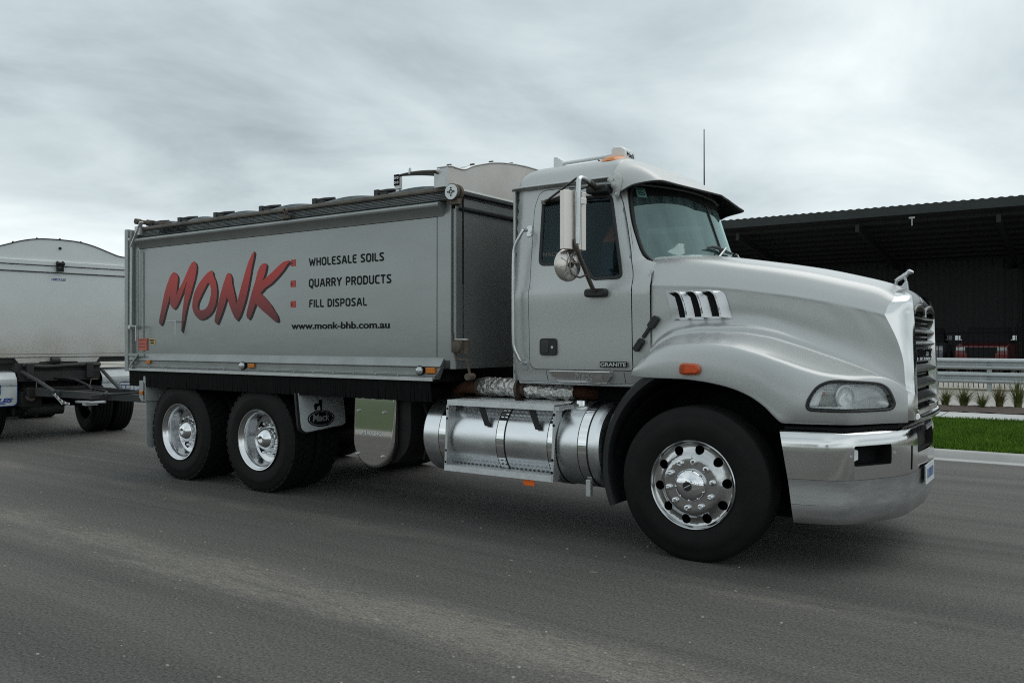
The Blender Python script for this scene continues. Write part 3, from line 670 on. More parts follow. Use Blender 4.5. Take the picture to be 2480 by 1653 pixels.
b = MB(); b.tube([(-1.965, -1.205, 2.64), (-1.964, -1.205, 1.95)], 0.008, 6); b.tube([(-1.964, -1.205, 1.96), (-1.963, -1.205, 1.42)], 0.004, 6); b.tube([(-2.062, -1.225, 2.60), (-2.062, -1.225, 1.40)], 0.006, 6); b.build('winder_cable', M['matteblack'], body)
b = MB(); b.bb(-2.06, -1.955, -1.235, -1.19, 1.395, 1.50); b.lathe([(0.0, -1.26), (0.028, -1.26), (0.045, -1.25), (0.045, -1.235)], (-2.005, 0, 1.44), 14); b.bb(-1.955, -1.905, -1.215, -1.19, 1.39, 1.495); b.tube([(-2.035, -1.23, 1.40), (-2.01, -1.23, 1.345), (-1.95, -1.23, 1.335), (-1.905, -1.23, 1.34), (-1.885, -1.23, 1.26), (-1.873, -1.23, 1.215)], 0.011, 7); b.tube([(-1.873, -1.19, 1.205), (-1.873, -1.27, 1.205)], 0.028, 10)
b.tube([(-2.05, -1.235, 1.50), (-2.05, -1.235, 1.56)], 0.008, 6)
b.build('winder', M['rust'], body, smooth=40)
b = MB(); b.bb(-2.04, -1.91, -1.225, -1.2, 1.498, 1.51); b.build('winder_plate', M['galv'], body)

# ---------------------------------------------------------------- wheels
def lug_ring(b, r0, y0, y1, n, skew=0.0, frac=0.72, h=0.014, ph=0.0):
    for i in range(n):
        a0 = 2 * math.pi * (i + ph) / n; da = 2 * math.pi / n * frac; vs = []
        for r in (r0 - 0.004, r0 + h):
            for (yy, sk) in ((y0, 0), (y1, skew)):
                for a in (a0 + sk, a0 + da + sk): vs.append((r * math.cos(a), yy, r * math.sin(a)))
        b.add(vs, [(0, 1, 3, 2), (4, 6, 7, 5), (0, 4, 5, 1), (2, 3, 7, 6), (0, 2, 6, 4), (1, 5, 7, 3)])
def tyre_drive():
    b = MB(); b.lathe([(0.284, -0.105), (0.292, -0.125), (0.305, -0.130), (0.33, -0.137), (0.345, -0.141), (0.40, -0.147), (0.425, -0.146), (0.43, -0.143), (0.46, -0.140), (0.485, -0.131), (0.505, -0.122), (0.512, -0.112), (0.510, 0.0), (0.512, 0.112), (0.505, 0.122), (0.485, 0.131), (0.46, 0.140), (0.40, 0.147), (0.345, 0.141), (0.305, 0.130), (0.284, 0.105)], n=72)
    return b
def tread_drive():
    b = MB(); lug_ring(b, 0.508, -0.124, -0.066, 42, 0.03, 0.66, 0.013); lug_ring(b, 0.51, -0.058, -0.004, 42, 0.04, 0.75, 0.013, 0.5); lug_ring(b, 0.51, 0.004, 0.058, 42, 0.04, 0.75, 0.013); lug_ring(b, 0.508, 0.066, 0.124, 42, 0.03, 0.66, 0.013, 0.5)
    return b
def rim_dish():
    b = MB(); b.lathe([(0.284, -0.095), (0.296, -0.128), (0.302, -0.142), (0.300, -0.148), (0.292, -0.146), (0.284, -0.132), (0.272, -0.124), (0.262, -0.108), (0.256, -0.07), (0.252, -0.02), (0.243, 0.016), (0.222, 0.034), (0.19, 0.04), (0.165, 0.036), (0.135, 0.036), (0.105, 0.036)], n=64); return b
def mkwheel(kind, loc, flip=False, root=truck, axle=None):
    w_ = empty('wheel', loc, math.pi if flip else 0, root); return w_
drive_src = {}
def add_copy(key, name, maker, m, parent, smooth=35, **k):
    if key in drive_src:
        o = drive_src[key].copy(); col.objects.link(o); o.parent = parent
    else:
        o = maker().build(name, m, parent, smooth=smooth, **k); drive_src[key] = o
    return o
def hub_drive():
    b = MB(); b.lathe([(0.108, 0.04), (0.108, -0.06), (0.104, -0.068), (0.09, -0.082), (0.066, -0.104), (0.05, -0.112), (0.034, -0.114), (0.034, -0.09), (0.0, -0.09)], n=40); return b
def nut_drive():
    b = MB(); b.lathe([(0.0, -0.045), (0.010, -0.043), (0.0155, -0.03), (0.017, 0.0), (0.017, 0.04)], n=8); return b
def holes_drive():
    b = MB()
    for i in range(5):
        a = 2 * math.pi * i / 5 + 0.35; b.lathe([(0.0, 0.030), (0.036, 0.030), (0.036, 0.05)], (0.203 * math.cos(a), 0, 0.203 * math.sin(a)), 16)
    return b
def drive_wheel(x, flip):
    s_ = 1 if flip else -1
    w_ = mkwheel('d', (x, s_ * 1.055, 0.518), flip)
    w_.rotation_euler[1] = random.random()
    add_copy('dt', 'tyre', tyre_drive, M['rubber'], w_); add_copy('dtr', 'tread', tread_drive, M['rubber'], w_, None)
    add_copy('dr', 'rim', rim_dish, M['dishalloy'], w_); add_copy('dh', 'hub', hub_drive, M['chrome'], w_);  add_copy('dk', 'rim_openings', holes_drive, M['matteblack'], w_)
    for i in range(10):
        a = 2 * math.pi * i / 10 + 0.3
        o = add_copy('dn', 'wheel_nut', nut_drive, M['chrome'], w_, 60); o.location = (0.150 * math.cos(a), 0, 0.150 * math.sin(a))
    w2 = mkwheel('d', (x, s_ * 0.735, 0.518), flip); w2.rotation_euler[1] = random.random()
    add_copy('dt', 'tyre', tyre_drive, M['rubber'], w2); add_copy('dtr', 'tread', tread_drive, M['rubber'], w2, None)
    return w_
for x in (-5.83, -4.53):
    for fl in (False, True): drive_wheel(x, fl)
# steer wheels
def tyre_steer():
    b = MB(); pr = [(0.285, -0.11), (0.292, -0.128), (0.304, -0.134), (0.33, -0.141), (0.375, -0.149), (0.43, -0.151), (0.435, -0.148), (0.47, -0.144), (0.50, -0.132), (0.512, -0.126), (0.514, -0.123), (0.520, -0.120), (0.526, -0.112)]
    for y in (-0.075, -0.028, 0.028, 0.075):
        pr += [(0.529, y - 0.006), (0.516, y - 0.0045), (0.516, y + 0.0045), (0.529, y + 0.006)]
    pr += [(0.526, 0.112), (0.512, 0.126), (0.47, 0.144), (0.40, 0.151), (0.33, 0.141), (0.285, 0.11)]
    b.lathe(pr, n=96); return b
RP = pchip([(0.0, -0.152), (0.186, -0.152), (0.196, -0.149), (0.212, -0.131), (0.235, -0.118), (0.262, -0.114), (0.276, -0.116)])
def rim_steer():
    b = MB(); ho = [circ(0.243 * math.cos(2 * math.pi * (i + 0.18) / 10), 0.243 * math.sin(2 * math.pi * (i + 0.18) / 10), 0.0325, 18) for i in range(10)]
    sheet(circ(0, 0, 0.276, 72), ho, lambda a, c: (a, RP(math.hypot(a, c)), c), 0.017, b)
    b.lathe([(0.276, -0.116), (0.284, -0.124), (0.291, -0.140), (0.299, -0.146), (0.304, -0.140), (0.303, -0.126), (0.286, -0.1)], n=72)
    for h in ho:
        b.add([(x, RP(math.hypot(x, z)), z) for x, z in h] + [(x, RP(math.hypot(x, z)) + 0.02, z) for x, z in h], [(i, (i + 1) % 18, (i + 1) % 18 + 18, i + 18) for i in range(18)])
    return b
def back_steer():
    b = MB(); b.lathe([(0.276, -0.08), (0.262, 0.0), (0.0, 0.0)], n=32); return b
def cap_steer():
    b = MB(); b.lathe([(0.109, -0.15), (0.109, -0.172), (0.106, -0.180), (0.098, -0.190), (0.08, -0.203), (0.055, -0.212), (0.030, -0.216), (0.0, -0.217)], n=48); return b
def badge_steer():
    b = MB(); b.lathe([(0.032, -0.214), (0.032, -0.219), (0.0, -0.2195)], n=24); return b
def nut_steer():
    b = MB(); b.lathe([(0.0, -0.205), (0.006, -0.203), (0.010, -0.192), (0.0145, -0.185), (0.0155, -0.172), (0.021, -0.170), (0.022, -0.160), (0.022, -0.151)], n=12); return b
for fl in (False, True):
    s_ = 1 if fl else -1
    w_ = mkwheel('s', (0, s_ * 1.075, 0.52), fl)
    add_copy('st', 'tyre', tyre_steer, M['rubber'], w_, 40); add_copy('sr', 'rim', rim_steer, M['alloy'], w_, 40); add_copy('sb', 'drum', back_steer, M['matteblack'], w_); add_copy('sc', 'hub_cap', cap_steer, M['chrome'], w_); add_copy('sg', 'hub_badge', badge_steer, M['black'], w_)
    for i in range(10):
        a = 2 * math.pi * (i + 0.28) / 10
        o = add_copy('sn', 'wheel_nut', nut_steer, M['chrome'], w_, 40); o.location = (0.158 * math.cos(a), 0, 0.158 * math.sin(a))
    b = MB(); b.bar((-0.022, -0.2205, -0.012), (0.022, -0.2205, 0.012), 0.006, 0.003, (0, 1, 0)); b.build('badge_bar', M['galv'], w_)

# ---------------------------------------------------------------- chassis and what hangs on it
ch = MB()
for s_ in (-1, 1): ch.bb(-6.6, 0.95, s_ * 0.42 - 0.04, s_ * 0.42 + 0.04, 0.74, 1.0)
for x in (-6.5, -5.9, -5.2, -4.4, -3.4, -2.4, -1.2, -0.4, 0.6): ch.bb(x - 0.06, x + 0.06, -0.42, 0.42, 0.76, 0.97)
for s_ in (-1, 1): ch.bb(-6.6, -2.2, s_ * 0.55 - 0.06, s_ * 0.55 + 0.06, 1.0, 1.26)
for x in (-6.4, -5.4, -4.4, -3.4, -2.4): ch.bb(x - 0.05, x + 0.05, -1.1, 1.1, 1.14, 1.262)
ch.build('chassis', M['chassis'], truck, bevel=0.006)
b = MB()
for x in (-5.83, -4.53): b.tube([(x, -0.62, 0.52), (x, -0.2, 0.52), (x, 0.2, 0.52), (x, 0.62, 0.52)], [0.11, 0.13, 0.24, 0.13], 16); b.lathe([(0, 0), (0.2, 0.0), (0.24, 0.1), (0.2, 0.22), (0, 0.22)], (x - 0.05, -0.1, 0.53), 16)
b.tube([(-4.3, 0.0, 0.6), (-0.6, 0.0, 0.75)], 0.06, 12); b.tube([(0, -0.9, 0.48), (0, 0.9, 0.48)], 0.07, 12)
b.bb(-5.55, -4.8, -0.75, -0.62, 0.52, 0.72); b.bb(-5.55, -4.8, 0.62, 0.75, 0.52, 0.72)
b.build('axle', M['chassis'], truck, smooth=40)
b = MB(); b.bb(-6.45, -3.9, -1.12, 1.12, 1.06, 1.12); b.bb(-6.9, -6.5, -0.3, 0.3, 0.72, 0.95); b.lathe([(0, -6.99), (0.09, -6.99), (0.09, -6.85), (0, -6.85)], (0, 0, 0.72), 14, 'X'); b.build('tow_coupling', M['chassis'], truck, bevel=0.01)
# mud flaps
b = MB(); pl = rnd([(-1.265, 1.0), (-0.66, 1.0), (-0.66, 0.655), (-1.265, 0.61)], [0, 0, 0.06, 0.1], 6)
b.prism(pl, lambda y, z: (-3.905 + (1 - z) * 0.13, y, z), lambda y, z: (-3.93 + (1 - z) * 0.13, y, z)); o = b.build('mud_flap', M['black'], truck, bevel=0.004)
b = MB(); pl2 = rnd([(-1.235, 0.999), (-0.668, 0.999), (-0.668, 0.668), (-1.235, 0.628)], [0, 0, 0.05, 0.085], 6)
b.prism(pl2, lambda y, z: (-3.896 + (1 - z) * 0.13, y, z), lambda y, z: (-3.904 + (1 - z) * 0.13, y, z)); b.build('flap_face', M['flap'], o)
FX = lambda d0: (lambda a, c, d: (-3.896 + (1 - c) * 0.13 + d0 + d, a, c))
cy, cz = -0.985, 0.748
b = MB(); sheet(circ(cy, cz, 0.17, 40, 0.078), (), lambda a, c: FX(0.003)(a, c, 0), 0.03, b); b.build('emblem_oval', M['ink'], o)
b = MB(); r1 = circ(cy, cz, 0.152, 40, 0.064); b.tube([FX(0.004)(a, c, 0) for a, c in r1], 0.0028, 5, True); b.build('emblem_line', M['galv'], o)
text('lettering', 'Mack', (-1.095, -0.875, 0.722, 0.792), FX(0.004), M['galv'], o, 0.002, 0.25, 0.02)
b = MB(); sheet(catmull([(-1.055, 0.83), (-1.06, 0.88), (-1.03, 0.895), (-1.005, 0.89), (-0.995, 0.925), (-0.965, 0.925), (-0.955, 0.90), (-0.96, 0.875), (-0.965, 0.83), (-0.985, 0.83), (-0.99, 0.865), (-1.02, 0.86), (-1.035, 0.83)], 3, True), (), lambda a, c: FX(0.003)(a, c, 0), 0.02, b); b.build('emblem_figure', M['ink'], o)
b = MB()
pl = rnd([(-1.21, 0.98), (-0.62, 0.98), (-0.62, 0.30), (-1.21, 0.30)], [0.03, 0, 0.02, 0.08], 5)
for s_ in (-1, 1): b.prism(pl, lambda y, z: (-6.42, -s_ * y, z), lambda y, z: (-6.428, -s_ * y, z))
each(b, 'mud_flap', M['flapgrey'], truck)
b = MB(); b.prism([(-6.41, 0.83), (-6.41, 1.02), (-6.44, 1.05), (-6.52, 1.05), (-6.52, 0.86), (-6.47, 0.815)], lambda x, z: (x, -1.235, z), lambda x, z: (x, -1.20, z)); b.prism([(-6.40, 0.82), (-6.40, 1.10), (-6.44, 1.10), (-6.44, 0.82)], lambda x, z: (x, -1.235, z), lambda x, z: (x, -0.6, z)); o = b.build('flap_bracket', M['flapgrey'], truck, bevel=0.004)
b = MB(); b.bb(-6.50, -6.435, -1.25, -1.235, 0.895, 0.935); b.build('marker_lamp', M['amber'], o, bevel=0.005)
# battery / filter box with a rounded polished end
def ushape(x0, x1, zt, zb, k=14):
    r = (x1 - x0) / 2; cx = (x0 + x1) / 2; return [(x0, zt), ] + [(cx - r * math.cos(math.pi * i / k), zb + r - r * math.sin(math.pi * i / k)) for i in range(k + 1)] + [(x1, zt)]
U = ushape(-3.245, -2.745, 1.08, 0.372)
tilt = lambda z: (z - 0.7) * -0.045
b = MB(); b.prism(U, lambda x, z: (x, -1.175 - tilt(z), z), lambda x, z: (x, -1.10, z)); box_ = b.build('filter_box_end', M['mirrorsteel'], truck, bevel=0.03, seg=4)
b = MB(); U2 = ushape(-3.22, -2.62, 1.08, 0.40); b.prism(U2, lambda x, z: (x, -1.10, z), lambda x, z: (x, -0.5, z)); b.tube([(-2.6, -0.95, 0.95), (-2.5, -0.95, 0.7), (-2.6, -0.95, 0.45)], 0.02, 8); b.build('filter_box', M['chassis'], truck, bevel=0.02)
b = MB()
for x, z in ((-3.174, 0.87), (-2.862, 0.866), (-3.169, 0.487), (-2.866, 0.482)): b.lathe([(0, -1.198), (0.009, -1.196), (0.013, -1.186), (0.013, -1.16)], (x, -tilt(z), z), 10)
b.build('box_screws', M['galv'], box_, smooth=50)
text('lettering', 'MACK', (-3.137, -2.882, 0.660, 0.695), lambda a, c, d: (a, -1.1765 - tilt(c) - d, c), M['galv'], box_, 0.003, 0, 0.03)
# fuel tank
TX0, TX1, TR, TC = -2.40, -0.745, 0.318, (0, -0.88, 0.70)
b = MB(); cx = [(0.0, TX0 - 0.02), (TR - 0.07, TX0 - 0.02), (TR - 0.02, TX0 - 0.012), (TR, TX0 + 0.012), (TR, TX1 - 0.012), (TR - 0.02, TX1 + 0.01), (TR - 0.07, TX1 + 0.02), (0, TX1 + 0.02)]
b.lathe([(r * 1.0, x) for r, x in cx], (0, -0.88, 0.70), 72, 'X'); tank = b.build('fuel_tank', M['tank'], truck, smooth=35)
for x in (-2.185, -1.60, -1.125, -0.86):
    b = MB(); b.lathe([(TR + 0.001, x - 0.035), (TR + 0.006, x - 0.035), (TR + 0.006, x + 0.035), (TR + 0.001, x + 0.035)], (0, -0.88, 0.70), 72, 'X'); b.build('tank_strap', M['chrome'], tank, smooth=35)
    b = MB()
    for dx in (-0.039, 0.039): b.lathe([(TR + 0.004, x + dx - 0.004), (TR + 0.007, x + dx), (TR + 0.004, x + dx + 0.004)], (0, -0.88, 0.70), 72, 'X')
    b.build('strap_rubber', M['black'], tank, smooth=35)
b = MB(); fx, fy, fz = -0.99, -0.97, 1.0; b.lathe([(0, 0.045), (0.035, 0.045), (0.05, 0.035), (0.052, 0.0), (0.06, -0.005), (0.06, -0.03)], (fx, fy, fz), 20, 'Z'); b.build('filler_cap', M['chrome'], tank, smooth=40)
b = MB(); b.bb(-0.875, -0.835, -1.12, -1.08, 0.335, 0.46); b.build('drain_tag', M['galv'], tank, bevel=0.004)
# steps
SX0, SX1 = -2.10, -1.085
def tread_plate(z, x0, x1, y0, y1):
    b = MB(); nx = int((x1 - x0) / 0.042); ny = 4; ho = []
    for j in range(ny):
        for i in range(nx):
            cx_ = x0 + 0.03 + (i + (0.5 if j % 2 else 0)) * (x1 - x0 - 0.06) / nx; cy_ = y0 + 0.035 + j * (y1 - y0 - 0.06) / (ny - 1)
            if cx_ < x1 - 0.03: ho.append(circ(cx_, cy_, 0.0155, 8, 0.010))
    sheet([(x0, y0), (x1, y0), (x1, y1), (x0, y1)], ho, lambda a, c: (a, c, z), 0.05, b)
    b.bb(x0, x1, y0 - 0.004, y0 + 0.003, z - 0.042, z); b.bb(x0, x1, y1, y1 + 0.004, z - 0.03, z); return b
b = tread_plate(1.012, SX0, -1.08, -1.235, -1.03); st = b.build('step', M['step'], truck, thick=0.003)
b = tread_plate(0.478, SX0 - 0.03, -1.105, -1.235, -1.05); st2 = b.build('step', M['step'], truck, thick=0.003)
for xa, xb in ((SX0 - 0.01, SX0 - 0.035), (-1.085, -1.11)):
    b = MB(); q = [(-1.238, 0.022), (-1.238, 0.0), (-1.12, 0.0), (-1.12, 0.006), (-1.232, 0.006), (-1.232, 0.022)]
    b.prism(q, lambda y, d: (xa + d, y, 0.972), lambda y, d: (xb + d, y, 0.435)); b.build('step_frame', M['galv'], truck)
b = MB(); b.bb(-1.10, -1.04, -1.23, -0.95, 0.972, 1.0); b.build('step_bracket', M['galv'], truck)
b = MB()
for x in (-1.72, -1.24): b.add([(x - 0.09, -1.20, 0.965), (x - 0.03, -1.20, 0.965), (x + 0.02, -1.195, 0.815), (x - 0.03, -1.195, 0.815)], [(0, 1, 2, 3)])
each(b, 'step_brace', M['black'], truck, thick=0.008)
b = MB()
for z in (0.94, 0.60, 0.505, 0.86): b.lathe([(0, -1.241), (0.011, -1.241), (0.011, -1.238)], (-1.078 - (0.94 - z) * 0.045, 0, z), 8); b.lathe([(0, -1.241), (0.009, -1.241), (0.009, -1.238)], (SX0 - 0.0 - (0.94 - z) * 0.045, 0, z), 8)
b.build('frame_bolts', M['matteblack'], truck)
b = MB(); b.bb(-1.365, -1.265, -1.222, -1.214, 0.385, 0.437); b.build('side_reflector', M['reflector'], truck, bevel=0.003)
# exhaust pipe with foil lagging
def lag(x0, x1, y, z, r, dr, seed):
    random.seed(seed); b = MB(); rows = []; n = 22; k = max(8, int((x1 - x0) / 0.02))
    for i in range(k + 1):
        x = x0 + (x1 - x0) * i / k; e_ = min(i, k - i); row = []
        for j in range(n):
            rr = r * (0.86 if e_ == 0 else 1) + random.uniform(-dr, dr); a = 2 * math.pi * j / n; row.append((x, y + rr * math.cos(a), z + rr * math.sin(a)))
        rows.append(row)
    b.grid(rows, True); return b
b = MB(); b.tube([(-2.45, -0.62, 0.98), (-2.36, -0.76, 1.05), (-2.24, -0.80, 1.09), (-1.2, -0.80, 1.09), (-1.12, -0.72, 1.08), (-1.06, -0.5, 1.05)], 0.055, 14); ex = b.build('exhaust_pipe', M['rustpipe'], truck, smooth=40)
lag(-2.085, -1.69, -0.80, 1.10, 0.082, 0.006, 1).build('foil_lagging', M['foil'], ex, smooth=70)
lag(-1.61, -1.14, -0.80, 1.088, 0.07, 0.009, 2).build('foil_lagging', M['foil'], ex, smooth=70)
lag(-2.44, -2.3, -0.72, 1.02, 0.075, 0.012, 3).build('foil_lagging', M['chassis'], ex, smooth=70)
b = MB()
for x, r in ((-2.095, 0.078), (-1.68, 0.084), (-1.625, 0.066)): b.tube([(x - 0.012, -0.80, 1.095), (x + 0.012, -0.80, 1.095)], r, 20)
b.build('pipe_clamp', M['rust'], ex, smooth=40)
b = MB(); b.bb(-2.2, -0.6, -0.75, 0.75, 0.95, 1.02); b.bb(-2.2, -0.45, -0.55, 0.55, 0.6, 1.0); b.bb(-1.7, -0.5, -0.62, 0.62, 1.0, 1.16)
b.build('underbody', M['matteblack'], truck)
# ---------------------------------------------------------------- cab
YC = pchip([(1.13, -0.945), (1.19, -0.972), (1.25, -0.992), (1.28, -1.0), (1.6, -1.014), (1.875, -1.024), (1.888, -1.022), (1.905, -1.012), (1.93, -1.003), (2.0, -0.990), (2.3, -0.958), (2.6, -0.932), (2.74, -0.918)])
XE = [(2.1, -0.515), (2.25, -0.588), (2.404, -0.640), (2.672, -0.690), (2.78, -0.710)]
WE = pchip([(1.0, -0.40), (1.9, -0.40), (2.07, -0.425)] + [(z, x + 0.022) for z, x in XE])
def cabside(x, z, off=0.0):
    y = YC(z); xe = WE(z); s_ = max(0.0, (x - (xe - 0.13)) / 0.13) if z > 2.0 else 0
    y += 0.055 * min(s_, 1.4) ** 2
    if x < -1.56: y += 0.10 - math.sqrt(max(0, 0.01 - (-1.56 - x) ** 2)) if x > -1.66 else 0.10
    return (x, y - off, z)
door_o = rnd([(-1.446, 1.30), (-1.446, 1.905), (-1.452, 2.1), (-1.444, 2.55), (-1.40, 2.685), (-0.80, 2.678), (-0.735, 2.655), (-0.682, 2.557), (-0.548, 1.99), (-0.548, 1.275), (-1.40, 1.27)], [0.12, 0.02, 0.05, 0.05, 0.10, 0.06, 0.05, 0.05, 0.05, 0.02, 0.12], 5)
def grow(poly, d):
    n = len(poly); out = []; ar = sum(poly[i][0] * poly[(i + 1) % n][1] - poly[(i + 1) % n][0] * poly[i][1] for i in range(n)); sg = 1 if ar > 0 else -1
    for i in range(n):
        a, p, c = Vector(poly[i - 1]), Vector(poly[i]), Vector(poly[(i + 1) % n]); t = (c - a)
        if t.length < 1e-9: out.append(tuple(p)); continue
        t.normalize(); out.append((p.x + sg * t.y * d, p.y - sg * t.x * d))
    return out
win_o = rnd([(-1.376, 2.09), (-1.371, 2.612), (-0.755, 2.592), (-0.632, 1.957), (-0.885, 1.955), (-0.93, 2.02), (-0.97, 2.077)], [0.05, 0.05, 0.045, 0.05, 0.03, 0.05, 0.06], 6)
side_o = [(-1.66, 1.20), (-1.66, 2.72), (-0.70, 2.72), (-0.690, 2.672)] + [(WE(2.672 - i * 0.05), 2.672 - i * 0.05) for i in range(1, 12)] + [(-0.47, 2.09), (-0.40, 2.065), (-0.40, 1.172), (-1.0, 1.172), (-1.56, 1.172), (-1.64, 1.18)]
b = MB(); sheet(side_o, [grow(door_o, 0.006)], lambda a, c: cabside(a, c), 0.045, b)
b.mirror(True)
# back wall, floor, firewall
b.bb(-1.665, -1.645, -0.92, 0.92, 1.17, 2.74); b.bb(-1.64, -0.45, -0.9, 0.9, 1.17, 1.21); b.bb(-0.47, -0.44, -0.9, 0.9, 1.2, 2.05)
b.bb(-1.64, -0.6, -0.9, 0.9, 2.74, 2.75)
cab = b.build('cab', M['paint'], truck, smooth=30)
# dark rebate behind the door gap
b = MB(); rows = [[cabside(x, z, -0.018) for x, z in grow(door_o, d)] for d in (0.02, -0.02)]
b.grid([r + [r[0]] for r in rows]); b.mirror(); b.build('door_gap', M['matteblack'], cab)
# sill step below the door
b = MB(); b.prism([(-0.955, 1.175), (-0.962, 1.165), (-0.955, 1.150), (-0.90, 1.150), (-0.90, 1.175)], lambda y, z: (-1.58, y, z), lambda y, z: (-0.42, y, z)); b.mirror(); b.build('cab_sill', M['galv'], cab, bevel=0.002)
b = MB()
for x in (-1.30, -0.62): b.tube([(x, YC(1.255) - 0.001, 1.262), (x, YC(1.18) - 0.001, 1.18)], 0.003, 4)
b.build('sill_joint', M['matteblack'], cab)
b = MB(); b.prism([(-1.259, 1.262), (-0.720, 1.262), (-0.712, 1.225), (-0.755, 1.172), (-1.185, 1.172), (-1.235, 1.215)], lambda x, z: (x, -1.032 + (1.262 - z) * 0.30, z), lambda x, z: (x, -0.95, z)); sp = b.build('scuff_plate', M['bumperchrome'], cab, bevel=0.006)
text('lettering', 'Mack', (-1.03, -0.875, 1.190, 1.248), lambda a, c, d: (a, -1.033 + (1.262 - c) * 0.30 - d, c), M['satin'], sp, 0.003, 0.25, 0.01)
b = MB(); sheet(catmull([(-0.86, 1.19), (-0.85, 1.225), (-0.83, 1.235), (-0.80, 1.25), (-0.775, 1.245), (-0.79, 1.225), (-0.77, 1.19), (-0.80, 1.21), (-0.83, 1.205)], 3, True), (), lambda a, c: (a, -1.035 + (1.262 - c) * 0.30, c), 0.02, b); b.build('plate_figure', M['satin'], sp)
# door
b = MB(); sheet(door_o, [win_o], lambda a, c: cabside(a, c, 0.003), 0.04, b); 
for lp in (door_o,): n = len(lp); b.add([cabside(x, z, 0.003) for x, z in lp] + [cabside(x, z, -0.02) for x, z in lp], [(i, (i + 1) % n, (i + 1) % n + n, i + n) for i in range(n)])
door = b.build('door', M['paint'], truck, smooth=30)
bm_ = MB(); bm_.v = [(x, -y, z) for x, y, z in b.v]; bm_.f = list(b.f); door2 = bm_.build('door', M['paint'], truck, smooth=30)
for sg, dr in ((1, door), (-1, door2)):
    fl = (lambda p: p) if sg == 1 else (lambda p: (p[0], -p[1], p[2]))
    b = MB(); inn = grow(win_o, -0.021); n = len(win_o)
    R4 = [[cabside(x, z, o_) for x, z in lp] for lp, o_ in ((grow(win_o, 0.007), 0.004), (grow(win_o, 0.003), 0.010), (grow(win_o, -0.013), 0.010), (inn, 0.003), (inn, -0.01))]
    b.grid([[fl(p) for p in r + [r[0]]] for r in R4]); b.build('window_seal', M['seal'], dr, smooth=50)
    b = MB(); sheet(grow(win_o, -0.02), (), lambda a, c: fl(cabside(a, c, -0.002)), 0.08, b); orient(b, (0, -sg, 0)).build('window_glass', M['sidegl'], dr, smooth=60, fixn=False)
text('lettering', 'MACK', (-1.345, -1.19, 2.155, 2.185), lambda a, c, d: cabside(a, c, 0.001 + d), M['darktube'], door, 0.001, 0, 0.0)
b = MB(); ho = rnd([(-1.343, 1.378), (-1.343, 1.512), (-1.188, 1.512), (-1.188, 1.378)], 0.03, 5); b.prism(ho, lambda x, z: (x, -1.029, z), lambda x, z: (x, -1.01, z)); o = b.build('door_handle', M['black'], door, bevel=0.004)
b = MB(); b.prism(rnd([(-1.325, 1.395), (-1.325, 1.497), (-1.255, 1.497), (-1.255, 1.395)], 0.01, 3), lambda x, z: (x, -1.034, z), lambda x, z: (x, -1.026, z)); b.build('handle_paddle', M['capblack'], door, bevel=0.004)
b = MB(); b.lathe([(0, -1.035), (0.011, -1.035), (0.011, -1.028)], (-1.223, 0, 1.442), 12); b.build('door_lock', M['galv'], door)
b = MB(); b.prism(rnd([(-0.806, 1.295), (-0.806, 1.336), (-0.582, 1.338), (-0.582, 1.297)], 0.004, 2), lambda x, z: (x, -1.027, z), lambda x, z: (x, -1.02, z)); bd = b.build('badge', M['ink'], door)
text('lettering', 'GRANITE', (-0.80, -0.588, 1.302, 1.331), PS(-1.0272), M['galv'], bd, 0.002, 0, 0.02)
# grab handle
b = MB(); pth = catmull([(-1.483, -1.00, 2.372), (-1.483, -1.055, 2.362), (-1.50, -1.075, 2.315), (-1.535, -1.085, 2.245), (-1.548, -1.088, 2.15), (-1.55, -1.09, 1.85), (-1.55, -1.088, 1.52), (-1.545, -1.085, 1.44), (-1.52, -1.075, 1.38), (-1.497, -1.06, 1.325), (-1.495, -1.01, 1.31)], 4); b.tube(pth, 0.0145, 10); b.build('grab_handle', M['tubesteel'], truck, smooth=60)
b = MB()
for x, z in ((-1.485, 2.372), (-1.495, 1.308)):
    q = rnd([(x - 0.026, z - 0.045), (x + 0.026, z - 0.045), (x + 0.026, z + 0.045), (x - 0.026, z + 0.045)], 0.015, 4); b.prism(q, lambda a, c: (a, YC(c) - 0.008, c), lambda a, c: (a, YC(c) + 0.01, c))
b.build('handle_plate', M['tubesteel'], truck, bevel=0.003)
# roof
def rring(inset, z, n=10):
    x0, x1, hy = -1.69 + inset, -0.62 - inset * 0.4, 0.955 - inset; r = max(0.16 - inset * 0.2, 0.06); P4 = [(x0, -hy), (x1, -hy), (x1, hy), (x0, hy)]
    return [(x, y, z) for x, y in rnd(P4, r, n)]
b = MB(); rows = [rring(0.03, 2.70), rring(0.0, 2.712), rring(-0.012, 2.722), rring(0.0, 2.732), rring(0.022, 2.74), rring(0.03, 2.775), rring(0.05, 2.82), rring(0.085, 2.86), rring(0.14, 2.888), rring(0.24, 2.905), rring(0.40, 2.918)]
b.grid(rows, True); b.f.append(tuple(range(10 * len(rows[0]), 11 * len(rows[0])))); roof = b.build('cab_roof', M['paint'], truck, smooth=50)
b = MB(); g_ = [(x, y, z) for x, y, z in rring(-0.014, 2.722)]; b.tube(g_, 0.009, 6, True); b.build('rain_gutter', M['galv'], roof, smooth=60)
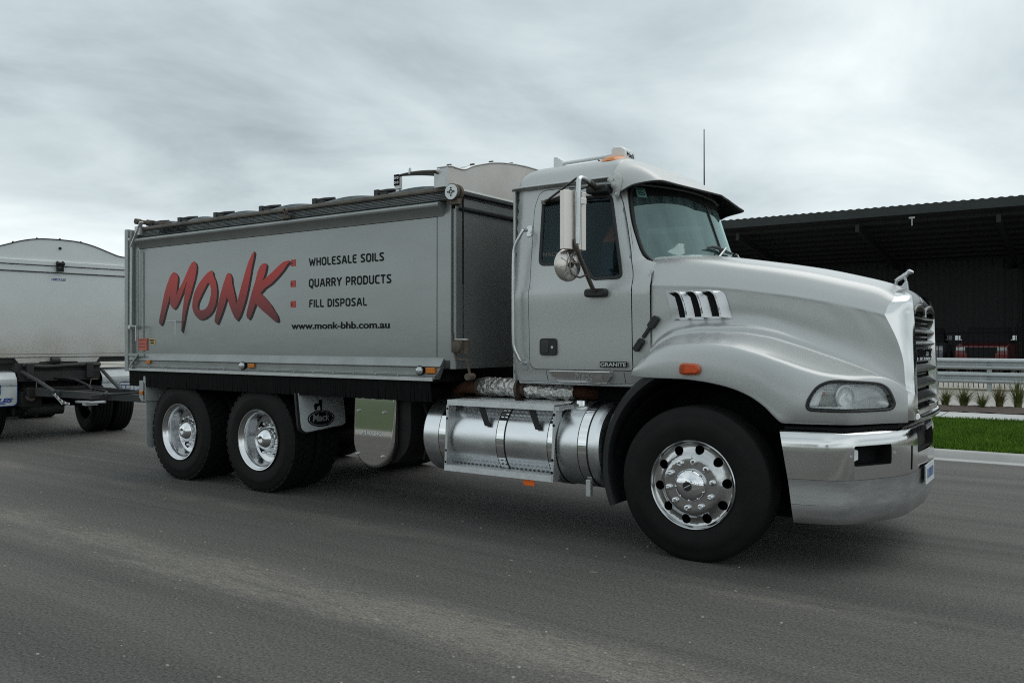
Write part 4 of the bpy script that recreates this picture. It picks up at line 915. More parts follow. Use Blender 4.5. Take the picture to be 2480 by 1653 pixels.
# windscreen
def scr(y, z, off=0.0):
    xe = WE(max(z, 2.15)) + (0.0 if z > 2.15 else 0.0); xe = pchip([(1.9, -0.44)] + XE)(z)
    xc = pchip([(1.9, -0.14), (2.1, -0.212), (2.186, -0.242), (2.616, -0.392), (2.78, -0.45)])(z); ye = -YC(z) - 0.052
    return (xc - (xc - xe) * (abs(y) / ye) ** 2.4 + off, y, z)
yeb, yet = 0.93, 0.885
gl_o = rnd([(-0.902, 2.06), (-0.835, 2.685), (0.835, 2.685), (0.902, 2.06)], [0.11, 0.09, 0.09, 0.11], 7)
full = [(YC(z) + 0.052, z) for z in (1.95, 2.1, 2.25, 2.404, 2.55, 2.672, 2.74)]; full = full + [(-y, z) for y, z in full[::-1]]
b = MB(); sheet(full, [gl_o], lambda a, c: scr(a, c, -0.004), 0.05, b); b.build('windscreen_surround', M['paint'], cab, smooth=50)
b = MB(); sheet(grow(gl_o, 0.004), (), lambda a, c: scr(a, c, 0.0), 0.07, b); ws = orient(b, (1, 0, 0)).build('windscreen', M['screengl'], truck, smooth=60, fixn=False)
b = MB(); go = dense(gl_o, 0.05); b.tube([scr(p[0], p[1], 0.004) for p in go], 0.017, 8, True); b.build('screen_seal', M['seal'], ws, smooth=60)
b = MB(); b.tube([scr(0, 2.08, 0.006), scr(0, 2.4, 0.006), scr(0, 2.685, 0.006)], 0.0075, 8); b.build('screen_divider', M['seal'], ws, smooth=60)
b = MB(); b.add([scr(y, z, 0.008) for y, z in ((-0.80, 2.58), (-0.73, 2.58), (-0.73, 2.655), (-0.80, 2.655))], [(0, 1, 2, 3)]); o = b.build('screen_label', mat('label_green', (0.16, 0.36, 0.33), 0.6), ws)
b = MB()
for i, z in enumerate((2.60, 2.615, 2.64)): b.add([scr(y, zz_, 0.010) for y, zz_ in ((-0.79, z), (-0.745, z), (-0.745, z + 0.006), (-0.79, z + 0.006))], [(0, 1, 2, 3)])
b.build('label_print', M['ink'], ws)
b = MB(); sheet([(-0.845, 2.575), (-0.70, 2.60), (-0.35, 2.622), (0, 2.585), (0.35, 2.60), (0.70, 2.60), (0.845, 2.575), (0.835, 2.68), (-0.835, 2.68)], (), lambda a, c: scr(a, c, 0.005), 0.05, b); b.build('screen_top_band', M['matteblack'], ws, smooth=60)  # matte black strip across the top of the windscreen, just proud of the glass
# wipers
for y0, y1 in ((-0.30, 0.24), (0.42, 0.78)):
    b = MB(); pts = [scr(y0 + (y1 - y0) * i / 6, 2.222 + 0.012 * math.sin(i), 0.03) for i in range(7)]; b.tube(pts, [0.006, 0.012, 0.014, 0.016, 0.014, 0.012, 0.006], 6); o = b.build('wiper', M['black'], truck, smooth=40)
    b = MB(); m_ = (y0 + y1) / 2; b.tube([scr(m_ - 0.2, 2.14, 0.05), scr(m_ + 0.02, 2.24, 0.055)], 0.009, 6); b.build('wiper_arm', M['galv'], o)
# sun visor
def vis(yy):
    return None
vb = MB()
half = []
rearp = [(-0.735, -0.975, 2.725), (-0.715, -0.93, 2.80), (-0.70, -0.84, 2.862), (-0.715, -0.66, 2.902), (-0.74, -0.35, 2.925), (-0.755, 0.0, 2.935)]
frontp = [(-0.672, -0.975, 2.60), (-0.55, -0.957, 2.652), (-0.375, -0.885, 2.671), (-0.338, -0.64, 2.672), (-0.292, -0.32, 2.674), (-0.25, 0.0, 2.676)]
rf = pchip([(i, *p) for i, p in enumerate(rearp)]); ff = pchip([(i, *p) for i, p in enumerate(frontp)])
rows = []
for k in range(9):
    u = k / 8; row = []
    for i in range(41):
        s_ = 5 * i / 40; a = Vector(rf(s_)); c = Vector(ff(s_)); p = a + (c - a) * u; bow = 0.022 * math.sin(math.pi * u); p += Vector((0.3 * bow, -0.4 * bow if s_ < 2 else 0, bow)); row.append(tuple(p))
    rows.append(row)
vb.grid(rows); vb.mirror(True); visor = vb.build('sun_visor', M['visor'], truck, smooth=45)
vi = MB(); vi.grid([[(x - 0.002, y * 0.982, z - 0.011) for x, y, z in r] for r in rows]); vi.mirror(True); vi.build('visor_underside', M['black'], visor, smooth=45)
b = MB(); ed = [rows[-1][i] for i in range(41)]; ed = ed + [(x, -y, z) for x, y, z in ed[::-1][1:]]; b.tube([(x + 0.001, y, z - 0.006) for x, y, z in ed], 0.008, 6); b.build('visor_edge', M['black'], visor, smooth=60)
b = MB(); sheet(rnd([(-0.78, 2.70), (-0.70, 2.76), (-0.64, 2.70), (-0.655, 2.62), (-0.675, 2.56), (-0.705, 2.57), (-0.72, 2.64)], 0.03, 4), (), lambda a, c: (a, -0.975 - (2.76 - c) * 0.03, c), 0.04, b); b.mirror(); b.build('visor_bracket', M['visor'], visor, thick=0.008, smooth=40)
b = MB()
for x, z in ((-0.722, 2.698), (-0.690, 2.588)): b.lathe([(0, -0.99), (0.010, -0.99), (0.010, -0.975)], (x, 0, z), 10)
b.build('visor_bolts', M['galv'], visor)
# roof bar, amber beacon, aerials
b = MB(); b.prism([(-0.895, 2.88), (-0.895, 3.0), (-0.875, 3.022), (-0.81, 3.015), (-0.775, 2.99), (-0.768, 2.90)], lambda x, z: (x, -0.68, z), lambda x, z: (x, -0.5, z)); hd = b.build('roof_lamp', M['whitepaint'], truck, bevel=0.012, seg=3)
text('lettering', 'Mack', (-0.655, -0.525, 2.935, 2.975), lambda a, c, d: (-0.768 - (c - 2.9) * 0.08 + d + 0.002, a, c), M['ink'], hd, 0.002, 0.2, 0.0)
b = MB(); b.add([(-0.77, -0.665, 2.915), (-0.77, -0.515, 2.915), (-0.776, -0.515, 2.992), (-0.776, -0.665, 2.992)], [(0, 1, 2, 3)]); b.build('lamp_face', M['glow'], hd)
b = MB(); b.prism([(-1.46, 2.91), (-1.46, 3.018), (-1.43, 3.018), (-1.385, 2.99), (-1.385, 2.91)], lambda x, z: (x, -0.63, z), lambda x, z: (x, -0.55, z)); b.build('bar_foot', M['whitepaint'], hd, bevel=0.006)
b = MB(); b.tube([(-1.40, -0.59, 2.965), (-0.98, -0.59, 2.972), (-0.88, -0.59, 2.985)], 0.016, 10); b.build('roof_bar', M['whitepaint'], hd, smooth=60)
b = MB(); b.lathe([(0.13, 0), (0.135, 0.01), (0.115, 0.035), (0.07, 0.058), (0.03, 0.064), (0, 0.065)], (-0.835, -0.72, 2.865), 24, 'Z'); o = b.build('amber_beacon', M['amber'], truck, smooth=60); 
b = MB(); b.lathe([(0.13, 0), (0.135, 0.01), (0.115, 0.035), (0.07, 0.058), (0.03, 0.064), (0, 0.065)], (-0.835, 0.72, 2.865), 24, 'Z'); b.build('amber_beacon', M['amber'], truck, smooth=60)
b = MB(); b.tube([(-0.77, 0.95, 2.70), (-0.772, 0.95, 3.1), (-0.773, 0.95, 3.481)], [0.008, 0.006, 0.0045], 6); b.tube([(-1.06, -0.45, 2.92), (-1.13, -0.52, 3.0)], 0.006, 6); b.build('aerial', M['matteblack'], truck, smooth=60)
# mirrors
mroot = MB(); vert = catmull([(-0.84, -0.97, 2.632), (-0.83, -1.10, 2.655), (-0.82, -1.25, 2.672), (-0.815, -1.32, 2.655), (-0.812, -1.335, 2.58), (-0.815, -1.335, 2.4), (-0.82, -1.335, 2.19)], 5)
mroot.tube(vert, 0.019, 10); mir = mroot.build('mirror', M['tubesteel'], truck, smooth=60)
b = MB(); b.tube([(-0.826, -1.16, 2.665), (-0.84, -0.98, 2.628)], 0.022, 10); b.tube([(-1.335, -0.965, 2.585), (-0.86, -1.28, 2.675)], 0.009, 8); b.tube([(-0.86, -1.10, 2.645), (-1.335, -0.96, 2.59)], 0.009, 8); b.bb(-1.36, -1.32, -0.975, -0.94, 2.57, 2.60)
b.tube(catmull([(-0.835, -1.34, 2.225), (-0.825, -1.33, 2.15), (-0.822, -1.24, 2.03), (-0.82, -1.13, 1.90), (-0.82, -1.07, 1.85)], 4), 0.0165, 10); each(b, 'mirror_arm', M['darktube'], mir, smooth=60)
b = MB(); q = rnd([(-0.93, 2.60), (-0.745, 2.60), (-0.745, 2.665), (-0.93, 2.665)], 0.03, 5); b.prism(q, lambda x, z: (x, -1.03, z), lambda x, z: (x, -0.94, z)); q = rnd([(-0.915, 1.818), (-0.735, 1.818), (-0.735, 1.882), (-0.915, 1.882)], 0.03, 5); b.prism(q, lambda x, z: (x, -1.085, z), lambda x, z: (x, -1.01, z)); each(b, 'mirror_mount', M['black'], mir, bevel=0.015, seg=3)
rm = Matrix.Rotation(R(-22), 3, 'Z')
def MC(p, c=(-0.862, -1.315, 2.362)): v = rm @ Vector(p) + Vector(c); return tuple(v)
b = MB(); q = [(-0.03, -0.105), (0.012, -0.105), (0.024, -0.06), (0.024, -0.01), (0.032, 0.0), (0.032, 0.045), (0.02, 0.055), (0.012, 0.105), (-0.03, 0.105)]; b.prism(q, lambda x, y: MC((x, y, -0.212)), lambda x, y: MC((x, y, 0.212))); b.prism([(-0.01, 0.12), (0.09, 0.12), (0.09, 0.165), (-0.01, 0.165)], lambda y, z: MC((0.037, y, z)), lambda y, z: MC((0.028, y, z)))
b.build('mirror_back', M['mirrorback'], mir, bevel=0.006)
b = MB(); b.add([MC((-0.031, y, z)) for y, z in ((-0.1, -0.2), (0.1, -0.2), (0.1, 0.2), (-0.1, 0.2))], [(0, 1, 2, 3)]); b.build('mirror_glass', M['chrome'], mir)
b = MB(); rows_ = []
cc = (-0.90, -1.33, 2.04)
for r, h in ((0.0, 0.03), (0.03, 0.028), (0.07, 0.02), (0.10, 0.008), (0.117, -0.005), (0.12, -0.012), (0.115, -0.016)):
    rows_.append([MC((h, r * math.cos(a * math.pi / 16), r * math.sin(a * math.pi / 16)), cc) for a in range(32)])
b.grid(rows_, True); b.build('spot_mirror', M['mirrorback'], mir, smooth=50)
b = MB()
for k in range(8):
    a = k * math.pi / 4 + 0.2; b.tube([MC((0.030, 0.03 * math.cos(a), 0.03 * math.sin(a)), cc), MC((0.016, 0.09 * math.cos(a), 0.09 * math.sin(a)), cc)], 0.0022, 4)
b.build('spot_ribs', M['tubesteel'], mir)
b = MB(); b.lathe([(0, 0), (0.024, 0)], (0, 0, 0), 4); b = MB(); rows_ = [[MC((h, r * math.cos(a * math.pi / 8), r * math.sin(a * math.pi / 8)), cc) for a in range(16)] for r, h in ((0.024, 0.028), (0.022, 0.04), (0, 0.042))]; b.grid(rows_, True); b.build('spot_boss', M['black'], mir, smooth=40)
b = MB(); b.tube([MC((0.045, 0, 0.01), cc), (-0.84, -1.345, 2.05), (-0.825, -1.31, 2.055)], 0.009, 6); b.tube(catmull([(-0.835, -1.33, 2.15), (-0.86, -1.37, 2.06), (-0.85, -1.37, 1.98), (-0.815, -1.32, 1.95), (-0.80, -1.25, 1.97)], 4), 0.007, 6); b.tube([(-0.93, -1.31, 2.14), (-0.80, -1.33, 2.135)], 0.008, 6); b.build('spot_arm', M['darktube'], mir, smooth=60)
# far mirror, seen only from elsewhere
b = MB(); b.tube([(x, -y, z) for x, y, z in vert], 0.019, 8); m2 = b.build('mirror', M['tubesteel'], truck, smooth=60)
b = MB(); b.bb(-0.88, -0.83, 1.20, 1.42, 2.15, 2.57); b.build('mirror_back', M['black'], m2, bevel=0.008)
# inside the cab
b = MB(); b.bb(-1.63, -1.62, -0.9, 0.9, 1.2, 2.7); b.bb(-1.6, -0.5, -0.88, 0.88, 1.22, 1.26); b.bb(-1.62, -0.75, -0.85, 0.85, 2.70, 2.72); b.build('cab_interior', M['interior'], cab)
b = MB(); b.prism([(-0.80, 1.55), (-0.80, 2.08), (-0.72, 2.14), (-0.60, 2.14), (-0.56, 1.55)], lambda x, z: (x, -0.84, z), lambda x, z: (x, 0.86, z)); b.build('dashboard', M['matteblack'], cab, bevel=0.02)
for y in (-0.48, 0.48):
    b = MB(); b.bb(-1.45, -0.98, y - 0.24, y + 0.24, 1.6, 1.76); b.box((-1.48, y, 2.03), (0.13, 0.46, 0.60), Matrix.Rotation(R(-8), 3, 'Y')); b.box((-1.535, y, 2.44), (0.10, 0.26, 0.24), Matrix.Rotation(R(-8), 3, 'Y')); b.bb(-1.35, -1.1, y - 0.15, y + 0.15, 1.26, 1.6); b.build('seat', M['seat'], cab, bevel=0.04, seg=3)
b = MB(); rr = [(-0.86 + 0.14 * math.cos(a * math.pi / 14) * 0.5, -0.48 + 0.22 * math.sin(a * math.pi / 14), 2.0 + 0.19 * math.cos(a * math.pi / 14)) for a in range(28)]; b.tube(rr, 0.014, 8, True); b.tube([(-0.86, -0.48, 2.0), (-0.70, -0.48, 1.85)], 0.03, 8); b.build('steering_wheel', M['black'], cab, smooth=60)
def drape(t0, t1, k):
    jk = MB(); rows = []
    for i in range(k + 1):
        t_ = t0 + (t1 - t0) * i / k; row = []
        for j in range(15):
            a = (j / 14 - 0.5) * 2; wd = 0.07 + 0.20 * min(1, t_ * 2.4) + 0.03 * t_
            row.append((-1.43 + 0.05 * math.cos(a * 1.5) + 0.014 * math.sin(7 * a + 5 * t_), 0.41 + a * wd, 2.655 - 0.60 * t_ - 0.05 * a * a * (1 - t_)))
        rows.append(row)
    return jk.grid(rows)
jo = drape(0.0, 0.42, 8).build('work_jacket', M['orange'], smooth=60, thick=0.02)
drape(0.42, 1.0, 8).build('jacket_hem', M['navy'], jo, smooth=60, thick=0.02)
tag(jo, 'orange and navy hi-vis work jacket draped over a seat inside the silver truck cab', 'jacket')

# ---------------------------------------------------------------- bonnet
FEND = pchip([(-0.5, -1.185), (0.0, -1.192), (0.5, -1.19), (0.62, -1.182), (0.96, -1.085), (1.10, -0.85), (1.235, -0.612)])
SD = pchip([(-0.42, -1.0), (0, -0.968), (0.4, -0.90), (0.8, -0.784), (1.0, -0.702), (1.113, -0.648), (1.24, -0.598)])
f0 = pchip([(-0.45, 0, 2.165), (-0.30, 0, 2.17), (-0.1, 0, 2.15), (0.19, 0, 2.105), (0.58, 0, 2.032), (0.82, 0, 1.972), (1.05, 0, 1.902), (1.13, 0, 1.862)])
f1 = pchip([(-0.455, -0.60, 2.136), (-0.283, -0.595, 2.14), (-0.1, -0.585, 2.12), (0.19, -0.562, 2.071), (0.579, -0.507, 2.001), (0.823, -0.46, 1.939), (1.054, -0.384, 1.872), (1.121, -0.357, 1.825)])
f2 = pchip([(x, SD(x), z) for x, z in ((-0.396, 1.896), (0.013, 1.872), (0.431, 1.818), (0.74, 1.762), (0.959, 1.709), (1.062, 1.680), (1.106, 1.664))])
zg = pchip([(-0.405, 1.423), (-0.31, 1.501), (-0.169, 1.564), (0.013, 1.585), (0.267, 1.579), (0.431, 1.552), (0.586, 1.501), (0.74, 1.442), (0.887, 1.383), (1.029, 1.317), (1.117, 1.262), (1.224, 1.20)])
stp = pchip([(-0.405, 0.2), (-0.2, 0.8), (0.05, 1.0), (0.35, 0.8), (0.7, 0.45), (1.0, 0.25), (1.22, 0.02)])
xend = 1.222
def fup(x, ky, kz):
    z1, z2 = f1(x)[1], f2(x)[1]; k = (z1 - z2) / 0.24; return (SD(x) + ky * k, z2 + kz * (z1 - z2))
def f1b(x): return fup(x, 0.125, 0.80)
def f1c(x): return fup(x, 0.048, 0.42)
def f2u(x): return (SD(x) + 0.005, f2(x)[1] + 0.012)
def f2a(x): return (SD(x) + 0.0005, f2(x)[1] - 0.014)
f2m = pchip([(x, SD(x) + 0.002, z) for x, z in ((-0.399, 1.69), (0.013, 1.757), (0.431, 1.715), (0.74, 1.632), (0.959, 1.578), (1.10, 1.532), (1.178, 1.495))])
def f2b(x): return (SD(x) + 0.004, zg(x) + 0.075 + 0.075 * min(1, max(0, (x - 0.75) / 0.46)) ** 2)
def f2c(x): k = stp(x); return (SD(x) - 0.012 * k, zg(x) + 0.03)
def f3(x): k = stp(x); return (SD(x) - 0.048 * k, zg(x) + 0.004)
def f3b(x): k = stp(x); return (SD(x) - 0.052 * k - 0.002, zg(x) - 0.010 - 0.004 * k)
def f3c(x): k = stp(x); return (SD(x) - 0.046 * k - 0.010, zg(x) - 0.026 - 0.004 * k)
cr = [(-0.42, -1.11, 1.36), (-0.30, -1.119, 1.447), (-0.153, -1.129, 1.488), (0.031, -1.128, 1.496), (0.253, -1.128, 1.475), (0.422, -1.126, 1.434), (0.579, -1.098, 1.386), (0.73, -1.067, 1.334), (0.837, -1.025, 1.306), (1.0, -0.91, 1.286), (1.10, -0.785, 1.268), (1.19, -0.665, 1.222), (1.236, -0.600, 1.16)]
f4 = pchip(cr)
z5 = pchip([(-0.473, 1.245), (-0.364, 1.234), (-0.081, 1.231), (0.05, 1.220), (0.188, 1.198), (0.28, 1.175), (0.359, 1.145), (0.43, 1.107), (0.484, 1.068), (0.549, 1.006), (0.60, 0.968), (0.62, 0.966), (0.895, 0.966), (1.1, 0.962), (1.235, 0.958)])
def f4a(x): y, z = f4(x); return (y + (FEND(x) - y) * 0.75, z - 0.035)
def f4b(x): y, z = f4(x); return (FEND(x) - 0.006, z * 0.5 + z5(x) * 0.5)
def f5a(x): return (FEND(x) - 0.004, z5(x) + (0.06 if x > 0.65 else 0.06 * max(0.15, 1 - abs(x - 0.65) / 0.4)))
def f5(x): return (FEND(x) + (0.028 * min(1, max(0, (x - 0.58) / 0.1))), z5(x))
def f6(x): return (FEND(x) + 0.05, z5(x) + 0.012)
feats = [(f0, -0.45, 1.13), (f1, -0.455, 1.121), (f1b, -0.44, 1.145), (f1c, -0.42, 1.122), (f2u, -0.397, 1.109), (f2, -0.396, 1.106), (f2a, -0.398, 1.114), (f2m, -0.399, 1.178), (f2b, -0.40, 1.212), (f2c, -0.402, 1.222), (f3, -0.405, 1.226), (f3b, -0.406, 1.228), (f3c, -0.408, 1.230), (f4, -0.42, 1.236), (f4a, -0.435, 1.238), (f4b, -0.45, 1.240), (f5a, -0.465, 1.239), (f5, -0.473, 1.235), (f6, -0.473, 1.235)]
NS = 170
cols = []
for i in range(NS + 1):
    s_ = i / NS; pts = []
    for f, a, c in feats:
        x = a + (c - a) * s_; v = f(x); pts.append((x, v[0], v[1]))
    out = []
    subs = [7, 5, 5, 5, 2, 2, 5, 5, 4, 3, 2, 2, 7, 5, 14, 12, 3, 1]
    P_ = [Vector(p) for p in pts]; n = len(P_)
    for k in range(n - 1):
        p1, p2 = P_[k], P_[k + 1]; p0 = P_[k - 1] if k else Vector((p1.x, -P_[1].y, P_[1].z)); p3 = P_[k + 2] if k < n - 2 else p2
        d0, d1, d2 = max((p1 - p0).length, 1e-4) ** 0.5, max((p2 - p1).length, 1e-4) ** 0.5, max((p3 - p2).length, 1e-4) ** 0.5
        m1 = (p2 - p1) / d1 - (p2 - p0) / (d0 + d1) + (p1 - p0) / d0; m2 = (p3 - p2) / d2 - (p3 - p1) / (d1 + d2) + (p2 - p1) / d1
        m1 *= d1; m2 *= d1
        if k >= n - 2: m1 = m2 = p2 - p1
        for q in range(subs[k]):
            t = q / subs[k]; h = (2 * t ** 3 - 3 * t * t + 1) * p1 + (t ** 3 - 2 * t * t + t) * m1 + (-2 * t ** 3 + 3 * t * t) * p2 + (t ** 3 - t * t) * m2; out.append(tuple(h))
    out.append(tuple(P_[-1])); cols.append(out)
hb = MB(); hb.grid(cols)
hl_o = catmull([(0.748, 1.090), (0.762, 1.135), (0.802, 1.198), (0.852, 1.231), (0.905, 1.241), (1.0, 1.236), (1.074, 1.226), (1.115, 1.214), (1.148, 1.180), (1.172, 1.11), (1.174, 1.075), (1.155, 1.053), (1.09, 1.050), (0.95, 1.052), (0.80, 1.055), (0.758, 1.062)], 4, True)
tree = BVHTree.FromPolygons([Vector(v) for v in hb.v], hb.f)
_dir = Vector((-0.62, 0.785, 0)).normalized()
def onhood(x, z, off=0.0, d=Vector((0, 1, 0))):
    """drop a point sideways onto the bonnet's near side"""
    p = Vector((x, -1.2, z)) - d * 1.5
    h = tree.ray_cast(p, d)
    if h[0] is None:
        q = tree.find_nearest(Vector((x, -0.9, z))); return tuple(q[0] + q[1] * (off if q[1].y < 0 else -off))
    nrm = h[1] if h[1].dot(d) < 0 else -h[1]
    return tuple(h[0] + nrm * off)
# open the lamp recess
cut = grow(hl_o, -0.004); ff_ = []
for f in hb.f:
    c = sum((Vector(hb.v[k]) for k in f), Vector((0, 0, 0))) / len(f)
    if c.y < -0.5 and pip((c.x, c.z), cut): continue
    ff_.append(f)
hb.f = ff_; hb.mirror(True); hood = hb.build('bonnet', M['paint'], truck, smooth=70)
for sg in (1, -1):
    fl = (lambda p: p) if sg == 1 else (lambda p: (p[0], -p[1], p[2]))
    lb = MB(); loops = []
    for d, o_ in ((0.008, 0.0), (0.006, 0.006), (-0.001, 0.008), (-0.008, 0.005), (-0.014, -0.014)):
        loops.append([fl(onhood(x, z, o_)) for x, z in grow(hl_o, d)])
    lb.grid([l + [l[0]] for l in loops]); hlamp = lb.build('headlamp', M['black'], hood, smooth=60) if False else lb.build('headlamp', M['seal'], truck, smooth=60)
    # bowl: rim to deep back
    inner = grow(hl_o, -0.010); cxh = 0.97; czh = 1.14
    lb = MB(); rows = []
    for k, (sc_, dp, tl) in enumerate(((1.0, -0.004, 0), (0.985, -0.010, 0.5), (0.95, -0.014, 1), (0.7, -0.016, 1), (0.35, -0.016, 1), (0.02, -0.016, 1))):
        rows.append([fl(onhood(cxh + (x - cxh) * sc_, czh + (z - czh) * sc_, dp - 0.055 * tl * max(0, (czh + (z - czh) * sc_ - 1.05) / 0.19))) for x, z in inner])
    lb.grid([r + [r[0]] for r in rows]); lb.build('lamp_bowl', M['headrefl'], hlamp, smooth=40)
    lb = MB(); sheet(grow(hl_o, -0.007), (), lambda a, c: fl(onhood(a, c, 0.005)), 0.03, lb); orient(lb, (0.3, -sg, 0)).build('lamp_glass', M['lampgl'], hlamp, smooth=70, fixn=False)
    # projector barrels and indicator block
    ax = Vector((0.80, -0.60, 0))
    def barrel(x, z, r, L, d0):
        q = MB(); base = Vector(onhood(x, z, d0)); rt = ax.cross(Vector((0, 0, 1))).normalized(); rows = []
        for rr, h in ((r, 0), (r, L), (r * 0.86, L + 0.004), (r * 0.8, L - 0.008), (r * 0.62, L - 0.018), (0.0, L - 0.022)): rows.append([fl(tuple(base + ax * h + (rt * math.cos(t * math.pi / 14) + Vector((0, 0, 1)) * math.sin(t * math.pi / 14)) * rr)) for t in range(28)])
        q.grid(rows, True); return q
    barrel(0.97, 1.148, 0.074, 0.012, -0.045).build('projector', M['headrefl'], hlamp, smooth=40)
    lb = MB()
    for i in range(9):
        z = 1.085 + i * 0.0125; lb.bar(onhood(0.812 + i * 0.004, z, -0.016), onhood(0.925, z, -0.020), 0.004, 0.006)
    if sg == -1: lb.v = [(x, -y, z) for x, y, z in lb.v]
    lb.build('indicator_ribs', M['clearlens'], hlamp)
    lb = MB(); lb.add([fl(onhood(x, z, -0.012)) for x, z in ((0.835, 1.15), (0.852, 1.15), (0.852, 1.172), (0.838, 1.172))], [(0, 1, 2, 3)]); lb.build('indicator_bulb', M['redamber'], hlamp, thick=0.01)
# side vent scoops
V0 = lambda u, v: (-0.291 + (u - 170) * 0.00090, 1.853 - (v - 272) * 0.000925)
for sg in (1, -1):
    fl = (lambda p: p) if sg == 1 else (lambda p: (p[0], -p[1], p[2]))
    vo = [V0(*p) for p in rnd([(170, 272), (590, 277), (645, 300), (672, 390), (697, 495), (640, 498), (232, 505)], [6, 10, 30, 10, 6, 10, 6], 4)]
    b = MB(); sheet(vo, (), lambda a, c: fl(onhood(a, c, 0.005)), 0.03, b); vent = b.build('side_vent', M['satin'], truck, smooth=50)
    for k, (rim, slot, nxt) in enumerate((
        ([(225, 283), (272, 286), (305, 312), (328, 370), (345, 440), (352, 492)], [(195, 292), (262, 292), (296, 318), (318, 372), (334, 440), (338, 482), (288, 482), (272, 400), (250, 325)], 60),
        ([(352, 283), (398, 286), (432, 312), (455, 370), (472, 440), (480, 492)], [(318, 292), (388, 292), (424, 318), (446, 372), (462, 440), (466, 480), (412, 480), (396, 400), (374, 325)], 60),
        ([(490, 283), (532, 286), (568, 312), (590, 370), (607, 440), (615, 492)], [(452, 292), (524, 292), (558, 318), (580, 372), (596, 440), (602, 478), (546, 478), (530, 400), (508, 325)], 72))):
        rc = catmull([V0(*p) for p in rim], 4); b = MB()
        sheet([V0(*p) for p in slot], (), lambda a, c: fl(onhood(a, c, 0.009)), 0.02, b); b.build('vent_slot', M['matteblack'], vent)
        b = MB(); rows = []
        for q in range(7):
            u = q / 6; rows.append([fl(onhood(x + 0.0009 * nxt * u * (1 if i > 3 else 0.55 + 0.15 * i), z - (0.0 if i > 3 else 0.002), 0.006 + 0.034 * (1 - u) ** 1.3)) for i, (x, z) in enumerate(rc)])
        b.grid(rows); b.grid([[fl(onhood(x, z, 0.040)) for x, z in rc], [fl(onhood(x - 0.003, z, 0.012)) for x, z in rc]]); b.build('vent_scoop', M['satin'], vent, smooth=50)
        b = MB(); b.tube([fl(onhood(x, z, 0.038)) for x, z in rc], 0.0075, 6); b.build('scoop_lip', M['tubesteel'], vent, smooth=60)
# amber repeater
q = rnd([(-0.088, 1.275), (-0.088, 1.325), (-0.062, 1.342), (0.035, 1.338), (0.060, 1.318), (0.060, 1.280), (0.040, 1.264), (-0.062, 1.262)], 0.015, 4)
for sg in (1, -1):
    fl = (lambda p: p) if sg == 1 else (lambda p: (p[0], -p[1], p[2]))
    b = MB(); L_ = [[fl(onhood(x, z, o_)) for x, z in grow(q, d)] for d, o_ in ((0, 0.0), (0, 0.022), (-0.012, 0.032))]; b.grid([l + [l[0]] for l in L_]); sheet(grow(q, -0.012), (), lambda a, c: fl(onhood(a, c, 0.032)), 0.03, b); o = b.build('side_repeater', M['redamber'], hood, bevel=0.004)
    b = MB(); q2 = rnd([(-0.045, 1.278), (-0.045, 1.325), (0.045, 1.322), (0.045, 1.280)], 0.012, 4); sheet(q2, (), lambda a, c: fl(onhood(a, c, 0.035)), 0.03, b); b.build('repeater_lens', M['repeater'], hood)
# rubber bonnet latch
b = MB(); ang = math.atan2(0.225, 0.17)
def cap_(p0, p1, wd, y0, y1):
    p0, p1 = Vector(p0), Vector(p1); d = (p1 - p0).normalized(); nrm = Vector((-d.y, d.x)); q = [p0 + nrm * wd, p1 + nrm * wd, p1 - nrm * wd, p0 - nrm * wd]; return rnd([tuple(k) for k in q], wd * 0.8, 4)
for p0, p1, wd, y in ((( -0.405, 1.585), (-0.345, 1.665), 0.026, -1.035), ((-0.455, 1.515), (-0.385, 1.61), 0.013, -1.032), ((-0.515, 1.420), (-0.455, 1.505), 0.024, -1.045)): b.prism(cap_(p0, p1, wd, 0, 0), lambda x, z: (x, y, z), lambda x, z: (x, -0.99, z))
b.bb(-0.47, -0.44, -1.05, -1.02, 1.47, 1.50)
b.build('bonnet_latch', M['black'], truck, bevel=0.006)
# scuttle under the screen, wheel arch liner, rear guard, engine mass
b = MB(); rows = []
for i in range(9):
    t_ = i / 8; rows.append([(-0.46 + 0.10 * t_, y, 2.10 + 0.075 * math.sin(t_ * 2.2) - 0.05 * (y / 0.9) ** 2) for y in [-0.9 + 0.1 * k for k in range(19)]])
b.bb(-0.42, 1.08, -0.52, 0.52, 0.62, 1.62); b.bb(-0.42, -0.36, -0.93, 0.93, 1.2, 2.0); b.bb(0.6, 1.1, -0.5, 0.5, 0.5, 1.0); b.build('engine', M['matteblack'], truck)
b = MB(); k = 30
for sg in (-1, 1):
    rows = [[(0.03 + 0.655 * math.cos(R(-5 + 178 * i / k)), sg * y, 0.56 + 0.655 * math.sin(R(-5 + 178 * i / k))) for i in range(k + 1)] for y in (0.5, 1.14)]
    b.grid(rows)
    b.add([(0.03 + 0.66 * math.cos(R(-30 + 240 * i / k)), sg * 0.5, 0.56 + 0.66 * math.sin(R(-30 + 240 * i / k))) for i in range(k + 1)], [tuple(range(k + 1))])
each(b, 'wheel_arch', M['matteblack'], truck)
b = MB()
for sg in (-1, 1):
    rows = []
    for i in range(19):
        a = R(112 + 92 * i / 18); rows.append([(0.02 + r * math.cos(a) * 1.02, sg * y, 0.60 + r * math.sin(a) * 1.04) for r, y in ((0.66, 0.55), (0.66, 1.12), (0.68, 1.15), (0.72, 1.15), (0.74, 1.12), (0.74, 0.55))])
    b.grid(rows)
each(b, 'rear_guard', M['black'], truck, smooth=40)
